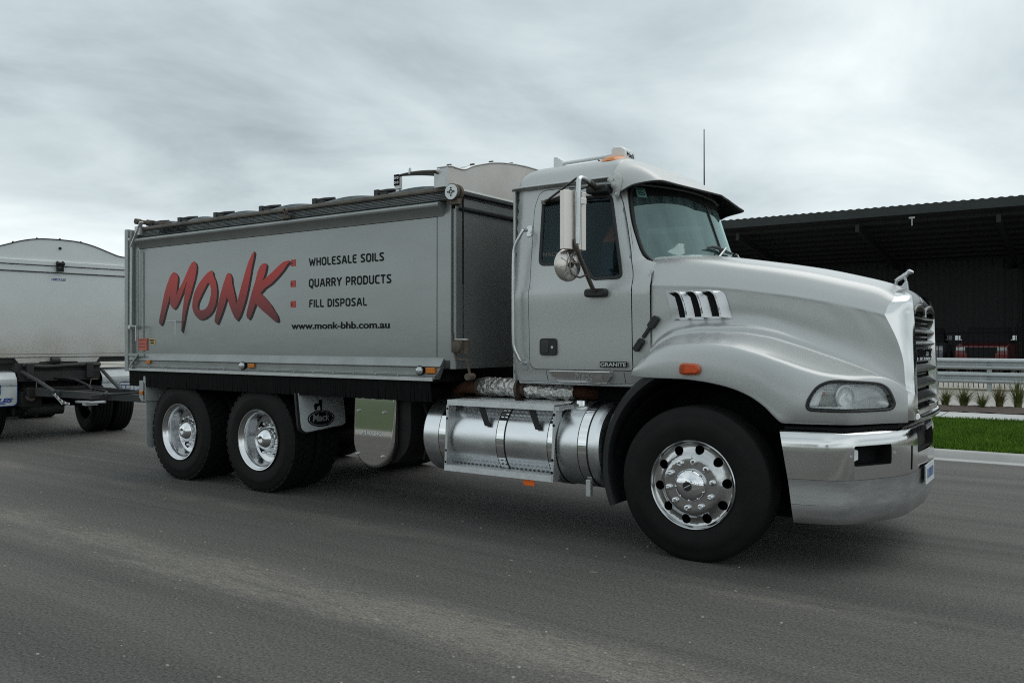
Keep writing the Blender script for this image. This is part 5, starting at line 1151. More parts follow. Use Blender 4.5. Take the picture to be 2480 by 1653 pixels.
# ---------------------------------------------------------------- grille
outer = [(1.165, -0.34, 1.832), (1.15, -0.47, 1.812), (1.148, -0.56, 1.775), (1.122, -0.598, 1.715), (1.106, -0.602, 1.664), (1.150, -0.594, 1.584), (1.184, -0.588, 1.476), (1.214, -0.582, 1.343), (1.236, -0.580, 1.219), (1.242, -0.581, 1.137), (1.240, -0.590, 1.05), (1.237, -0.612, 0.960)]
inner = [(1.200, -0.33, 1.815), (1.228, -0.395, 1.795), (1.238, -0.425, 1.76), (1.246, -0.448, 1.71), (1.250, -0.445, 1.66), (1.254, -0.432, 1.58), (1.258, -0.422, 1.476), (1.262, -0.420, 1.343), (1.266, -0.420, 1.219), (1.268, -0.420, 1.137), (1.270, -0.420, 1.05), (1.262, -0.44, 0.972)]
ic = catmull(inner, 5); rows = []
edge = [p for p in cols[-1] if p[1] < -0.34 or p[2] < 1.5]
edge = edge[:-2]; acc_ = [0.0]
for a, c in zip(edge, edge[1:]): acc_.append(acc_[-1] + (Vector(a) - Vector(c)).length)
oc = []
for k in range(len(ic)):
    s_ = acc_[-1] * k / (len(ic) - 1); i = 0
    while i < len(acc_) - 2 and acc_[i + 1] < s_: i += 1
    t_ = (s_ - acc_[i]) / max(1e-9, acc_[i + 1] - acc_[i]); v_ = Vector(edge[i]) * (1 - t_) + Vector(edge[i + 1]) * t_; oc.append((v_.x - 0.012, v_.y + 0.002, v_.z))

for k in range(7):
    u = k / 6; bul = 0.022 * math.sin(math.pi * u); rows.append([tuple(Vector(a) * (1 - u) + Vector(c) * u + Vector((bul, -bul * 0.6, 0))) for a, c in zip(oc, ic)])
rows.append([(x - 0.05, y + 0.006, z) for x, y, z in ic])
b = MB(); b.grid(rows); b.mirror(); grs = b.build('grille_surround', M['bumperchrome'], truck, smooth=55)
b = MB(); b.tube([(1.262, -0.44, 0.985), (1.272, -0.38, 0.972), (1.28, 0, 0.968), (1.272, 0.38, 0.972), (1.262, 0.44, 0.985)], 0.026, 10); b.bb(1.22, 1.275, -0.40, 0.40, 0.985, 1.03); b.build('grille_lip', M['bumperchrome'], grs, bevel=0.006)
b = MB(); b.bb(1.17, 1.20, -0.43, 0.43, 0.98, 1.74); b.build('grille_mesh', M['matteblack'], grs)
b = MB()
for i in range(22): z = 1.02 + i * 0.033; b.bb(1.20, 1.206, -0.425, 0.425, z, z + 0.006)
b.build('grille_louvres', M['capblack'], grs)
for z, h in ((1.655, 0.026), (1.560, 0.030), (1.478, 0.032), (1.305, 0.055), (1.205, 0.065), (1.105, 0.075)):
    b = MB(); xf = 1.262 - max(0, z - 1.3) * 0.05; b.prism([(1.20, z - h * 0.5), (xf - 0.006, z - h * 0.5), (xf + 0.006, z - h * 0.2), (xf - 0.02, z + h * 0.5), (1.20, z + h * 0.5)], lambda x, zz_: (x, -0.415, zz_), lambda x, zz_: (x, 0.415, zz_)); b.build('grille_bar', M['grillebar'], grs, bevel=0.004)
text('lettering', 'MACK', (-0.34, 0.34, 1.355, 1.435), PF(1.235), M['chrome'], grs, 0.018, 0, 0.045)
b = MB(); b.bb(1.215, 1.236, -0.39, 0.39, 1.345, 1.455); b.build('badge_panel', M['capblack'], grs)
# black cap over the grille
rows = []
for i in range(13):
    t_ = i / 12
    zc = 1.86 - 0.165 * t_ ** 1.4; xc = 1.135 + 0.115 * math.sin(t_ * math.pi / 2); hw = 0.345 + 0.085 * t_
    rows.append([(xc - 0.035 * (abs(y) / hw) ** 2 * (1 - t_), y, zc - 0.035 * (abs(y) / hw) ** 2.2 * (1 - t_ * 0.7)) for y in [hw * (-1 + 2 * k / 24) for k in range(25)]])
b = MB(); b.grid(rows); b.build('grille_cap', M['capblack'], grs, smooth=60)
for cy in (-0.215, 0.215):
    b = MB(); b.tube([(1.254 - 0.01 * abs(math.cos(R(a))), cy + 0.195 * math.cos(R(a)), 1.672 + 0.062 * math.sin(R(a))) for a in range(0, 181, 12)], 0.012, 8); b.build('grille_arch', M['grillebar'], grs, smooth=60)
b = MB(); b.bb(1.235, 1.258, -0.02, 0.02, 1.655, 1.72); b.tube([(1.215, 0.0, 1.80), (1.235, 0, 1.76)], 0.008, 6); b.build('cap_rib', M['galv'], grs, bevel=0.004)
# bonnet ornament: a small standing dog on a wedge
b = MB(); b.prism([(1.03, 1.868), (1.055, 1.885), (1.10, 1.886), (1.128, 1.925), (1.138, 1.915), (1.148, 1.845)], lambda x, z: (x, -0.022, z), lambda x, z: (x, 0.022, z)); orn = b.build('bonnet_ornament', M['satin'], truck, bevel=0.006)
b = MB()
b.tube(catmull([(1.062, 0, 1.925), (1.085, 0, 1.942), (1.112, 0, 1.955), (1.128, 0, 1.968), (1.142, 0, 1.985)], 3), [0.012, 0.014, 0.015, 0.015, 0.016, 0.017, 0.019, 0.020, 0.019, 0.017, 0.015, 0.014, 0.013], 10)
b.tube([(1.136, 0, 1.985), (1.150, 0, 1.988), (1.168, 0, 1.982), (1.176, 0, 1.979)], [0.013, 0.017, 0.012, 0.008], 10)
for s_ in (-1, 1):
    b.tube([(1.068, s_ * 0.011, 1.925), (1.060, s_ * 0.013, 1.908), (1.066, s_ * 0.013, 1.89), (1.058, s_ * 0.013, 1.882)], [0.010, 0.008, 0.006, 0.006], 8)
    b.tube([(1.125, s_ * 0.012, 1.962), (1.122, s_ * 0.014, 1.94), (1.128, s_ * 0.014, 1.922)], [0.010, 0.008, 0.006], 8)
    b.tube([(1.145, s_ * 0.010, 2.0), (1.140, s_ * 0.017, 1.990)], [0.004, 0.006], 6)
b.tube([(1.060, 0, 1.928), (1.052, 0, 1.935)], [0.005, 0.003], 6)
b.build('ornament_dog', M['satin'], orn, smooth=60)
# ---------------------------------------------------------------- bumper
plan = rnd([(0.585, -1.203), (0.965, -1.106), (1.238, -0.622), (1.268, 0.0)], [0, 0.16, 0.22, 0], 8, False)
plan = dense(plan, 0.012, False)
plan = plan + [(x, -y) for x, y in plan[::-1][1:]]
acc = [0]
for a, c in zip(plan, plan[1:]): acc.append(acc[-1] + (Vector(a) - Vector(c)).length)
TOT = acc[-1]
def bp(s_, z, off=0.0):
    s_ = min(max(s_, 0), TOT); i = 0
    lo, hi = 0, len(acc) - 2
    while lo < hi:
        m_ = (lo + hi + 1) // 2
        if acc[m_] <= s_: lo = m_
        else: hi = m_ - 1
    a, c = Vector(plan[lo]), Vector(plan[lo + 1]); t = (s_ - acc[lo]) / max(acc[lo + 1] - acc[lo], 1e-9); p = a + (c - a) * t; d = (c - a).normalized(); nrm = Vector((d.y, -d.x))
    ins = BPR(z); p = p - nrm * (ins - off); return (p.x, p.y, z)
BPR = pchip([(0.33, 0.045), (0.345, 0.024), (0.455, 0.0045), (0.462, 0.0045), (0.61, 0.0015), (0.619, 0.0), (0.80, -0.003), (0.85, 0.0), (0.885, 0.009), (0.91, 0.021), (0.926, 0.038), (0.935, 0.07)])
def sx_(x, y):
    best = min(range(len(plan)), key=lambda i: (plan[i][0] - x) ** 2 + (plan[i][1] - y) ** 2); return acc[best]
fa, fb = sx_(1.015, -1.04), sx_(1.175, -0.75); rear = lambda z: (0.93 - z) / 0.6 * 0.10 if z > 0.6 else 0.055 + (0.6 - z) * 0.12
def bpart(z0, z1, holes, m, name, g=0.03):
    zs = [z0 + (z1 - z0) * i / 8 for i in range(9)]
    o = [(rear(z), z) for z in zs] + [(TOT - rear(z), z) for z in zs[::-1]]
    b = MB(); sheet(o, holes, lambda s_, z: bp(s_, z), g, b); return b.build(name, m, truck, smooth=55)
fh = rnd([(fa, 0.705), (fb, 0.705), (fb, 0.832), (fa, 0.832)], 0.015, 3); fh2 = [(TOT - x, z) for x, z in fh][::-1]
sl = sx_(1.245, -0.50); slot = [(sl, 0.62 + 0.02), (sl + 0.035, 0.64), (sl + 0.035, 0.80), (sl, 0.80)]; slot2 = [(TOT - x, z) for x, z in slot][::-1]
c0 = TOT / 2; cen = rnd([(c0 - 0.33, 0.735), (c0 + 0.33, 0.735), (c0 + 0.33, 0.865), (c0 - 0.33, 0.865)], 0.02, 3); cs2 = [(c0 - 0.07, 0.655), (c0 + 0.07, 0.655), (c0 + 0.07, 0.705), (c0 - 0.07, 0.705)]
bump = bpart(0.619, 0.935, [fh, fh2, slot, slot2, cen], M['bumperchrome'], 'bumper', 0.018)
bpart(0.459, 0.617, [], M['satin'], 'bumper_skirt', 0.03); bpart(0.335, 0.457, [], M['satin'], 'bumper_skirt', 0.03)
for hs, dpt, m_ in ((fh, 0.11, 'matteblack'), (fh2, 0.11, 'matteblack'), (slot, 0.08, 'matteblack'), (slot2, 0.08, 'matteblack'), (cen, 0.05, 'chassis')):
    b = MB(); n = len(hs); b.grid([[bp(s_, z, -0.003) for s_, z in hs + hs[:1]], [bp(s_, z, -dpt) for s_, z in hs + hs[:1]]]); sheet(hs, (), lambda s_, z: bp(s_, z, -dpt), 0.06, b); o = b.build('bumper_recess', M[m_], bump)
for a0, sg in ((fa, 1), (TOT - fa, -1)):
    b = MB(); s0 = a0 + sg * 0.012; q = [(s0, 0.725), (s0 + sg * 0.05, 0.74), (s0 + sg * 0.05, 0.80), (s0, 0.815)]; b.prism(q, lambda s_, z: bp(s_, z, -0.03), lambda s_, z: bp(s_, z, -0.09)); o = b.build('fog_lamp', M['headrefl'], bump, bevel=0.006)
b = MB()
for s_, z in ((fa - 0.025, 0.77), (fb + 0.03, 0.775)):
    p = Vector(bp(s_, z, 0.002)); b.box(p, (0.012, 0.012, 0.012))
b.build('bumper_bolts', M['galv'], bump)
b = MB(); b.prism([(0.60, -1.14), (0.95, -1.05), (1.18, -0.6), (1.20, 0), (1.18, 0.6), (0.95, 1.05), (0.60, 1.14)], lambda x, y: (x, y, 0.90), lambda x, y: (x, y, 0.945)); b.bb(0.7, 1.12, -0.6, 0.6, 0.45, 0.6); b.build('bumper_back', M['matteblack'], truck)
b = MB(); b.prism(rnd([(-0.186, 0.498), (0.186, 0.498), (0.186, 0.632), (-0.186, 0.632)], 0.012, 3), lambda y, z: (1.285, y, z), lambda y, z: (1.277, y, z)); npl = b.build('number_plate', M['plate'], truck)
b = MB()
for y in (-0.12, -0.065, -0.01, 0.05, 0.105): b.bb(1.285, 1.287, y, y + 0.03, 0.535, 0.60)
b.build('plate_marks', M['plateblue'], npl)
# ================================================================== THE TRAILER BEHIND (local axes: +x forward, z up)
tr = empty('tipper_trailer', (-10.74, 0.027, 0), R(-9.1))
tag(tr, 'white tipper trailer coupled behind the truck, its arched front spattered with dirt', 'trailer')
b = MB(); b.bb(-6.0, 0.0, -1.235, 1.235, 1.235, 2.60); tb = b.build('trailer_body', M['twhite'], tr, bevel=0.02)
b = MB(); b.bb(-6.02, 0.03, -1.25, 1.25, 2.625, 2.70); b.bb(-6.0, 0.012, -1.242, 1.242, 2.525, 2.625); b.build('trailer_rail', M['twhite'], tb, bevel=0.012, seg=3)
b = MB(); b.bb(-0.02, 0.0135, -1.243, 1.243, 2.517, 2.524); b.bb(-0.02, 0.014, -1.24, 1.24, 2.616, 2.623); b.bb(-0.02, 0.002, -1.23, 1.23, 1.290, 1.294); b.build('rail_shadow_gap', M['chassis'], tb)
ar = catmull([(0, 3.030), (0.27, 3.018), (0.5, 2.972), (0.75, 2.886), (0.9, 2.838), (1.05, 2.828), (1.25, 2.828)], 5); ar = [(-y, z) for y, z in ar[::-1][:-1]] + ar
b = MB(); b.prism(ar + [(1.25, 2.68), (-1.25, 2.68)], lambda y, z: (-0.01, y, z), lambda y, z: (-0.035, y, z)); b.build('trailer_headboard', M['twhite'], tb)
b = MB(); b.grid([[(0.0, y, z + 0.004) for y, z in ar], [(-0.12, y, z + 0.004) for y, z in ar]]); b.build('headboard_cap', M['chassis'], tb, thick=0.014)
b = MB()
for y, z in ((-0.62, 2.943), (-0.3, 3.022), (0.02, 3.038), (0.32, 3.018)): b.bb(-0.03, 0.0, y - 0.008, y + 0.008, z, z + 0.015)
b.lathe([(0, 0.0), (0.022, 0.0), (0.022, -0.02), (0, -0.02)], (0, 0.02, 2.90), 10, 'X'); each(b, 'cap_bolt', M['chassis'], tb)
b = MB(); b.bb(0.014, 0.05, -0.03, 0.04, 2.55, 2.60); b.bb(0.03, 0.06, -0.045, -0.02, 2.54, 2.70); b.bb(0.03, 0.06, 0.03, 0.055, 2.54, 2.70); b.lathe([(0, -0.05), (0.03, -0.05), (0.03, 0.06), (0, 0.06)], (0.06, 0, 2.66), 10); b.build('tarp_latch', M['chassis'], tb, bevel=0.004)
text('lettering', 'HERCULES', (-0.105, 0.10, 2.405, 2.44), PF(0.0), M['logoblue'], tb, 0.003, 0.25, 0.02)
b = MB(); b.bb(0.0, 0.004, 1.12, 1.20, 1.38, 1.41); b.build('trailer_sticker', M['plate'], tb)
b = MB(); b.prism([(-0.60, 1.235), (0.60, 1.235), (0.54, 1.15), (0.30, 1.15), (0.26, 1.175), (-0.26, 1.175), (-0.30, 1.15), (-0.54, 1.15)], lambda y, z: (-0.01, y, z), lambda y, z: (-0.1, y, z)); b.build('front_skirt', M['twhite'], tb)
b = MB()
for y in (-0.42, 0.42): b.bb(-6.0, 0.1, y - 0.05, y + 0.05, 0.92, 1.15)
b.bb(-5.95, -0.05, -1.2, 1.2, 1.16, 1.236); b.bb(-0.05, 0.05, -0.56, 0.58, 0.885, 1.03); b.bb(-0.3, 0.0, -0.6, 0.6, 1.02, 1.16); b.tube([(0.0, -0.5, 1.12), (0.06, -0.2, 1.10), (0.06, 0.25, 1.12), (0, 0.6, 1.12)], 0.035, 8); b.lathe([(0, 0), (0.06, 0), (0.06, 0.12), (0, 0.12)], (0.03, -0.12, 1.19), 12)
b.build('trailer_chassis', M['tgrey'], tr, bevel=0.006)
# dolly: turntable, axle, springs, tanks
b = MB(); b.lathe([(0.35, 0.80), (0.5, 0.80), (0.5, 0.88), (0.35, 0.88)], (-0.75, 0, 0), 28, 'Z'); b.bb(-1.4, 0.35, -0.5, -0.40, 0.66, 0.80); b.bb(-1.4, 0.35, 0.40, 0.5, 0.66, 0.80); b.bb(0.24, 0.36, -0.52, 0.52, 0.67, 0.80); b.bb(-0.2, -0.1, -0.5, 0.5, 0.68, 0.80); b.bb(-1.3, -0.1, -0.46, -0.38, 0.46, 0.62); b.bb(-1.3, -0.1, 0.38, 0.46, 0.46, 0.62); b.tube([(-0.75, -1.0, 0.51), (-0.75, 1.0, 0.51)], 0.07, 12); b.bb(-0.1, 0.2, -0.56, -0.3, 0.52, 0.74); b.bb(-0.1, 0.2, 0.3, 0.56, 0.52, 0.74); b.build('dolly', M['chassis'], tr, bevel=0.006)
b = MB(); b.tube([(-0.95, -0.36, 0.40), (-0.95, 0.36, 0.40)], 0.10, 18); b.tube([(-1.25, -0.5, 0.37), (-1.25, 0.12, 0.37)], 0.10, 18); b.tube([(-0.45, -0.32, 0.44), (-0.45, 0.2, 0.44)], 0.085, 18); b.build('air_tank', M['draw'], tr, smooth=40, bevel=0)
def tyre_trailer():
    b = MB(); pr = [(0.285, -0.11), (0.304, -0.134), (0.36, -0.145), (0.43, -0.147), (0.485, -0.135), (0.507, -0.122), (0.515, -0.112)]
    for y in (-0.075, -0.025, 0.025, 0.075): pr += [(0.519, y - 0.007), (0.506, y - 0.005), (0.506, y + 0.005), (0.519, y + 0.007)]
    pr += [(0.515, 0.112), (0.507, 0.122), (0.485, 0.135), (0.43, 0.147), (0.36, 0.145), (0.304, 0.134), (0.285, 0.11)]
    b.lathe(pr, n=72); return b
for xx in (-0.75, -4.2, -5.5):
    for y, fl in ((-1.10, False), (-0.77, False), (0.77, True), (1.10, True)):
        w_ = empty('wheel', (xx, y, 0.515), math.pi if fl else 0, tr); add_copy('tt', 'tyre', tyre_trailer, M['rubber'], w_, 40); add_copy('dr', 'rim', rim_dish, M['dishalloy'], w_); add_copy('dh', 'hub', hub_drive, M['chrome'], w_)
# guards and mud flaps with their blue emblem
def cube_logo(parent, cy, cz, s_, x):
    b = MB(); L = []
    def seg(pts): b.tube([(x, cy + p[0] * s_, cz + p[1] * s_) for p in pts], 0.0055, 4)
    seg([(-0.5, -0.35), (-0.5, 0.25), (0.5, 0.25), (0.5, -0.35), (-0.5, -0.35)]); seg([(-0.5, 0.25), (-0.2, 0.5), (0.8, 0.5), (0.5, 0.25)]); seg([(0.8, 0.5), (0.8, -0.1), (0.5, -0.35)]); seg([(-0.15, 0.25), (-0.15, -0.35)]); seg([(0.15, 0.25), (0.15, -0.35)]); seg([(-0.5, -0.05), (0.5, -0.05)])
    b.build('emblem', M['logoblue'], parent)
for y0, y1, zb in ((-1.30, -0.60, 0.545), (0.60, 1.30, 0.60)):
    b = MB(); b.prism([(0.02, 0.78), (0.06, 0.86), (0.05, 0.93), (-0.05, 1.02), (-0.4, 1.06), (-0.4, 1.05), (-0.06, 1.01), (0.035, 0.925), (0.045, 0.86), (0.005, 0.78)], lambda x, z: (x + 0.05, y0, z), lambda x, z: (x + 0.05, y1, z)); gd = b.build('wheel_guard', M['flap'], tr, bevel=0.003)
    b = MB(); q = rnd([(y0 - 0.012, 0.86), (y1 + 0.012, 0.86), (y1 + 0.012, zb - 0.012), (y0 - 0.012, zb - 0.012)], [0, 0, 0.08, 0.08], 5); b.prism(q, lambda y, z: (0.088, y, z), lambda y, z: (0.082, y, z)); fp = b.build('mud_flap', M['logoblue'], tr)
    b = MB(); q = rnd([(y0, 0.86), (y1, 0.86), (y1, zb), (y0, zb)], [0, 0, 0.07, 0.07], 5); b.prism(q, lambda y, z: (0.094, y, z), lambda y, z: (0.088, y, z)); b.build('flap_face', M['flap'], fp)
    b = MB()
    for k in range(5): b.lathe([(0, 0.006), (0.012, 0.004), (0.012, 0)], (0.098, y0 + 0.08 + k * (y1 - y0 - 0.16) / 4, 0.85), 8, 'X')
    b.bb(0.093, 0.096, y0, y1, 0.826, 0.83); b.build('flap_bolts', M['chassis'], fp)
    ym = (y0 + y1) / 2; cube_logo(fp, ym - 0.02, 0.735, 0.20, 0.096)
    text('lettering', 'HERCULES', (ym - 0.30, ym + 0.30, zb + 0.045, zb + 0.11), PF(0.094), M['logoblue'], fp, 0.003, 0.3, 0.05)
    b = MB(); b.bb(0.094, 0.097, ym - 0.29, ym + 0.2, zb + 0.022, zb + 0.036); b.build('flap_underline', M['logoblue'], fp)
# drawbar
b = MB(); cp = (3.78, -0.66 + 0.06, 0.70)
inv = Matrix.Rotation(R(9.1), 3, 'Z'); cw = inv @ (Vector((-6.97, 0.0, 0.70)) - Vector((-10.74, 0.027, 0))); cp = tuple(cw)
b.bar((0.3, -0.42, 0.735), (cp[0] - 0.12, cp[1] - 0.05, 0.715), 0.07, 0.10); b.bar((0.3, 0.42, 0.735), (cp[0] - 0.12, cp[1] + 0.05, 0.735), 0.07, 0.10); b.bar((0.9, -0.33, 0.735), (0.9, 0.33, 0.735), 0.06, 0.07); b.bar((1.9, -0.22, 0.73), (1.9, 0.1, 0.73), 0.06, 0.07)
db = b.build('drawbar', M['draw'], tr, bevel=0.006)
b = MB(); b.bar((cp[0] - 1.25, cp[1] + 0.06, 0.66), (cp[0] - 0.05, cp[1], 0.665), 0.13, 0.085); b.lathe([(0.05, -0.03), (0.09, -0.03), (0.09, 0.03), (0.05, 0.03)], cp, 16, 'Z', True); b.build('drawbar_eye', M['drawrust'], db, bevel=0.006)
b = MB(); b.tube([(0.06, -0.52, 1.03), (0.55, -0.44, 0.90), (1.15, -0.42, 0.775)], 0.026, 10); b.tube([(0.06, 0.60, 1.04), (0.8, 0.48, 0.89), (1.55, 0.33, 0.78)], 0.026, 10); b.build('support_strut', M['draw'], db, smooth=60)
b = MB()
for k in range(9):
    u = k / 8; b.lathe([(0.010, -0.006), (0.020, -0.006), (0.020, 0.006), (0.010, 0.006)], (1.15 + 0.18 * u, -0.42 + 0.12 * u, 0.74 - 0.13 * u - 0.03 * math.sin(math.pi * u)), 8, 'X' if k % 2 else 'Y', True)
b.tube([(1.12, -0.44, 0.75), (1.22, -0.35, 0.60)], 0.005, 5); b.tube([(1.2, -0.16, 0.63), (1.9, -0.2, 0.655), (2.1, -0.1, 0.67)], 0.018, 8); b.bb(1.55, 1.7, -0.2, -0.05, 0.60, 0.64); b.build('safety_chain', M['galv'], db)
b = MB(); b.tube(catmull([(0.1, -0.1, 0.93), (0.4, 0.05, 0.92), (0.7, 0.15, 0.84), (0.9, 0.16, 0.77)], 5), 0.02, 8); b.tube(catmull([(0.1, -0.05, 0.91), (0.45, 0.1, 0.89), (0.75, 0.18, 0.80), (1.6, 0.1, 0.78), (2.6, -0.2, 0.80), (cp[0], cp[1], 0.9)], 5), 0.015, 8); b.build('air_hose', M['black'], db, smooth=60)
b = MB(); b.tube([(0.36, -0.42, 0.80), (0.30, -0.40, 0.88), (0.30, -0.30, 0.88), (0.36, -0.28, 0.80)], 0.008, 6); b.tube([(0.36, 0.32, 0.80), (0.30, 0.36, 0.90), (0.30, 0.46, 0.90)], 0.008, 6); b.lathe([(0, 0.12), (0.05, 0.12), (0.05, 0.0), (0, 0.0)], (0.2, -0.47, 0.66), 12, 'X'); b.build('step_hoop', M['rust'], db)

# ================================================================== GROUND
def flat(name, x0, x1, y0, y1, z, m, kind='structure', div=1):
    b = MB(); b.add([(x0, y0, z), (x1, y0, z), (x1, y1, z), (x0, y1, z)], [(0, 1, 2, 3)]); o = b.build(name, m); tag(o, kind=kind); return o
asph = bpy.data.materials.new('asphalt'); asph.use_nodes = True
_m = asph.node_tree; _b = _m.nodes['Principled BSDF']; _b.inputs['Roughness'].default_value = 0.82; _b.inputs['Specular IOR Level'].default_value = 0.35
_t = _m.nodes.new('ShaderNodeTexCoord')
def nz(scale, detail=4, rough=0.55, st=(1, 1, 1), rot=0, dist=0.0, loc=(0, 0, 0)):
    p = _m.nodes.new('ShaderNodeMapping'); p.inputs['Scale'].default_value = st; p.inputs['Rotation'].default_value = (0, 0, R(rot)); p.inputs['Location'].default_value = loc; _m.links.new(_t.outputs['Object'], p.inputs[0])
    n = _m.nodes.new('ShaderNodeTexNoise'); n.inputs['Scale'].default_value = scale; n.inputs['Detail'].default_value = detail; n.inputs['Roughness'].default_value = rough; n.inputs['Distortion'].default_value = dist; _m.links.new(p.outputs[0], n.inputs['Vector']); return n.outputs['Fac']
def mr(x, a, c, d, e_):
    q = _m.nodes.new('ShaderNodeMapRange'); q.inputs['From Min'].default_value = a; q.inputs['From Max'].default_value = c; q.inputs['To Min'].default_value = d; q.inputs['To Max'].default_value = e_; _m.links.new(x, q.inputs[0]); return q.outputs[0]
def mixc(f, a, c, mode='MIX'):
    q = _m.nodes.new('ShaderNodeMix'); q.data_type = 'RGBA'; q.blend_type = mode
    if isinstance(f, float): q.inputs['Factor'].default_value = f
    else: _m.links.new(f, q.inputs['Factor'])
    for k, x in ((6, a), (7, c)):
        if isinstance(x, tuple): q.inputs[k].default_value = x
        else: _m.links.new(x, q.inputs[k])
    return q.outputs[2]
sepm = _m.nodes.new('ShaderNodeSeparateXYZ'); _m.links.new(_t.outputs['Object'], sepm.inputs[0])
base = mixc(mr(nz(0.7, 4, 0.6), 0.35, 0.65, 0.0, 1.0), (0.083, 0.080, 0.075, 1), (0.106, 0.102, 0.0955, 1))
streak = mr(nz(1.0, 5, 0.62, (0.09, 2.1, 1), 0), 0.44, 0.62, 0.0, 1.0)
base = mixc(streak, base, (0.142, 0.137, 0.128, 1))
streak2 = mr(nz(1.0, 5, 0.62, (0.14, 5.5, 1), 0, 0, (5, 1, 0)), 0.49, 0.64, 0.0, 0.8)
base = mixc(streak2, base, (0.150, 0.144, 0.133, 1))
dark = mr(nz(1.0, 4, 0.55, (0.07, 1.7, 1), 0, 0, (3, 7, 0)), 0.50, 0.64, 0.0, 0.75)
base = mixc(dark, base, (0.050, 0.049, 0.048, 1))
# dusty wheel tracks of dropped soil running along the road
wob = mm('MULTIPLY', mm('SUBTRACT', nz(0.45, 2), 0.5), 0.40)
cl = mm('MULTIPLY', mr(nz(1.6, 6, 0.68, (0.45, 2.2, 1), 0), 0.36, 0.60, 0.15, 1.0), mr(nz(16, 5, 0.75, (0.6, 1.5, 1)), 0.40, 0.62, 0.35, 1.15))
def track(y0, half, f, gate):
    yy = mm('ADD', mm('SUBTRACT', sepm.outputs['Y'], mm('ADD', mm('MULTIPLY', sepm.outputs['X'], TRK_S), y0)), wob)
    core_ = mr(mm('ABSOLUTE', yy, 0.0), 0.0, half, 1.0, 0.0)
    return core_, mm('MULTIPLY', mm('MULTIPLY', core_, gate), f)
core, k1 = track(TRK_0, 0.36, 2.1, cl)
base = mixc(k1, base, (0.30, 0.278, 0.238, 1))
core2, k2 = track(TRK_0 + 1.46, 0.26, 1.1, mr(nz(0.9, 5, 0.7, (0.5, 1.5, 1), 0, 0, (9, 2, 0)), 0.46, 0.62, 0.0, 1.0))
base = mixc(k2, base, (0.22, 0.203, 0.174, 1))
core3, k3 = track(TRK_0 - 0.95, 0.30, 0.45, cl)
base = mixc(k3, base, (0.155, 0.145, 0.126, 1))
# crumbs of soil and chips of pale stone in the surface
crumb = mr(nz(24, 2, 0.5, (1, 1.3, 1)), 0.66, 0.72, 0.0, 1.0)
base = mixc(mm('MULTIPLY', crumb, mm('ADD', mm('MULTIPLY', core, 0.5), 0.10)), base, (0.25, 0.228, 0.195, 1))
fine = nz(58, 6, 0.82)
base = mixc(mr(fine, 0.34, 0.66, 0.0, 1.0), mixc(0.72, base, (0.0, 0.0, 0.0, 1)), mixc(0.34, base, (0.30, 0.287, 0.265, 1)))
spk = mr(nz(70, 2, 0.5), 0.70, 0.74, 0.0, 0.7)
base = mixc(spk, base, (0.22, 0.214, 0.20, 1))
_m.links.new(base, _b.inputs['Base Color'])
_bp = _m.nodes.new('ShaderNodeBump'); _bp.inputs['Strength'].default_value = 0.8; _bp.inputs['Distance'].default_value = 0.010; _m.links.new(mm('ADD', fine, mm('MULTIPLY', nz(90, 3), 0.8)), _bp.inputs['Height']); _m.links.new(_bp.outputs[0], _b.inputs['Normal'])

conc = mat('kerb_concrete', (0.33, 0.335, 0.325), 0.85, 0, 0.12, 3, c2=(0.40, 0.40, 0.385), bump=0.1, bscale=60)
path_m = mat('path_concrete', (0.40, 0.41, 0.405), 0.85, 0, 0.1, 2, c2=(0.46, 0.465, 0.45), bump=0.1)
apron = mat('apron_concrete', (0.30, 0.29, 0.265), 0.9, 0, 0.1, 1.5, c2=(0.36, 0.345, 0.31))
grass_m = mat('lawn_green', (0.055, 0.125, 0.009), 0.85, 0, 0.3, 2.2, c2=(0.11, 0.205, 0.018), spec=0.2)
soil_m = mat('soil_base', (0.045, 0.042, 0.022), 0.95, 0, 0.3, 8, c2=(0.06, 0.075, 0.02))
mulch_m = mat('bark_mulch', (0.045, 0.033, 0.028), 0.95, 0, 0.4, 35, c2=(0.10, 0.075, 0.062), bump=0.9, bscale=40)
field_m = mat('field_grass', (0.026, 0.055, 0.010), 0.9, 0, 0.3, 0.9, c2=(0.05, 0.080, 0.020))
tan_m = mat('verge_soil', (0.28, 0.235, 0.17), 0.95, 0, 0.2, 0.6, c2=(0.20, 0.18, 0.12))
flat('ground', -700, 700, -700, 700, -0.03, field_m)
flat('road', -120, 120, -11.4, 5.05, 0.0, asph)
flat('footpath', -90, 60, 9.98, 11.32, 0.135, path_m)
b = MB()
for i in range(40): x = -40 + i * 1.6; b.bb(x, x + 0.012, 9.98, 11.32, 0.134, 0.1385)
tag(b.build('path_joints', M['chassis']), kind='structure')
flat('car_park', -90, 60, 12.55, 60, 0.18, apron)
b = MB(); b.extrude_x([(5.05, -0.02), (5.05, 0.012), (5.27, 0.006), (5.33, 0.085), (5.36, 0.10), (5.48, 0.10), (5.48, -0.02)], -90, 60); k = b.build('kerb', conc, bevel=0.012); tag(k, kind='structure')
b = MB(); b.extrude_x([(-11.4, -0.02), (-11.4, 0.01), (-11.62, 0.006), (-11.68, 0.085), (-11.84, 0.10), (-11.84, -0.02)], -90, 60); k = b.build('kerb', conc, bevel=0.012); tag(k, kind='structure')
flat('verge', -90, 60, -26, -11.84, 0.05, field_m)
flat('lawn_bed', -90, 60, 5.48, 9.98, 0.085, soil_m)
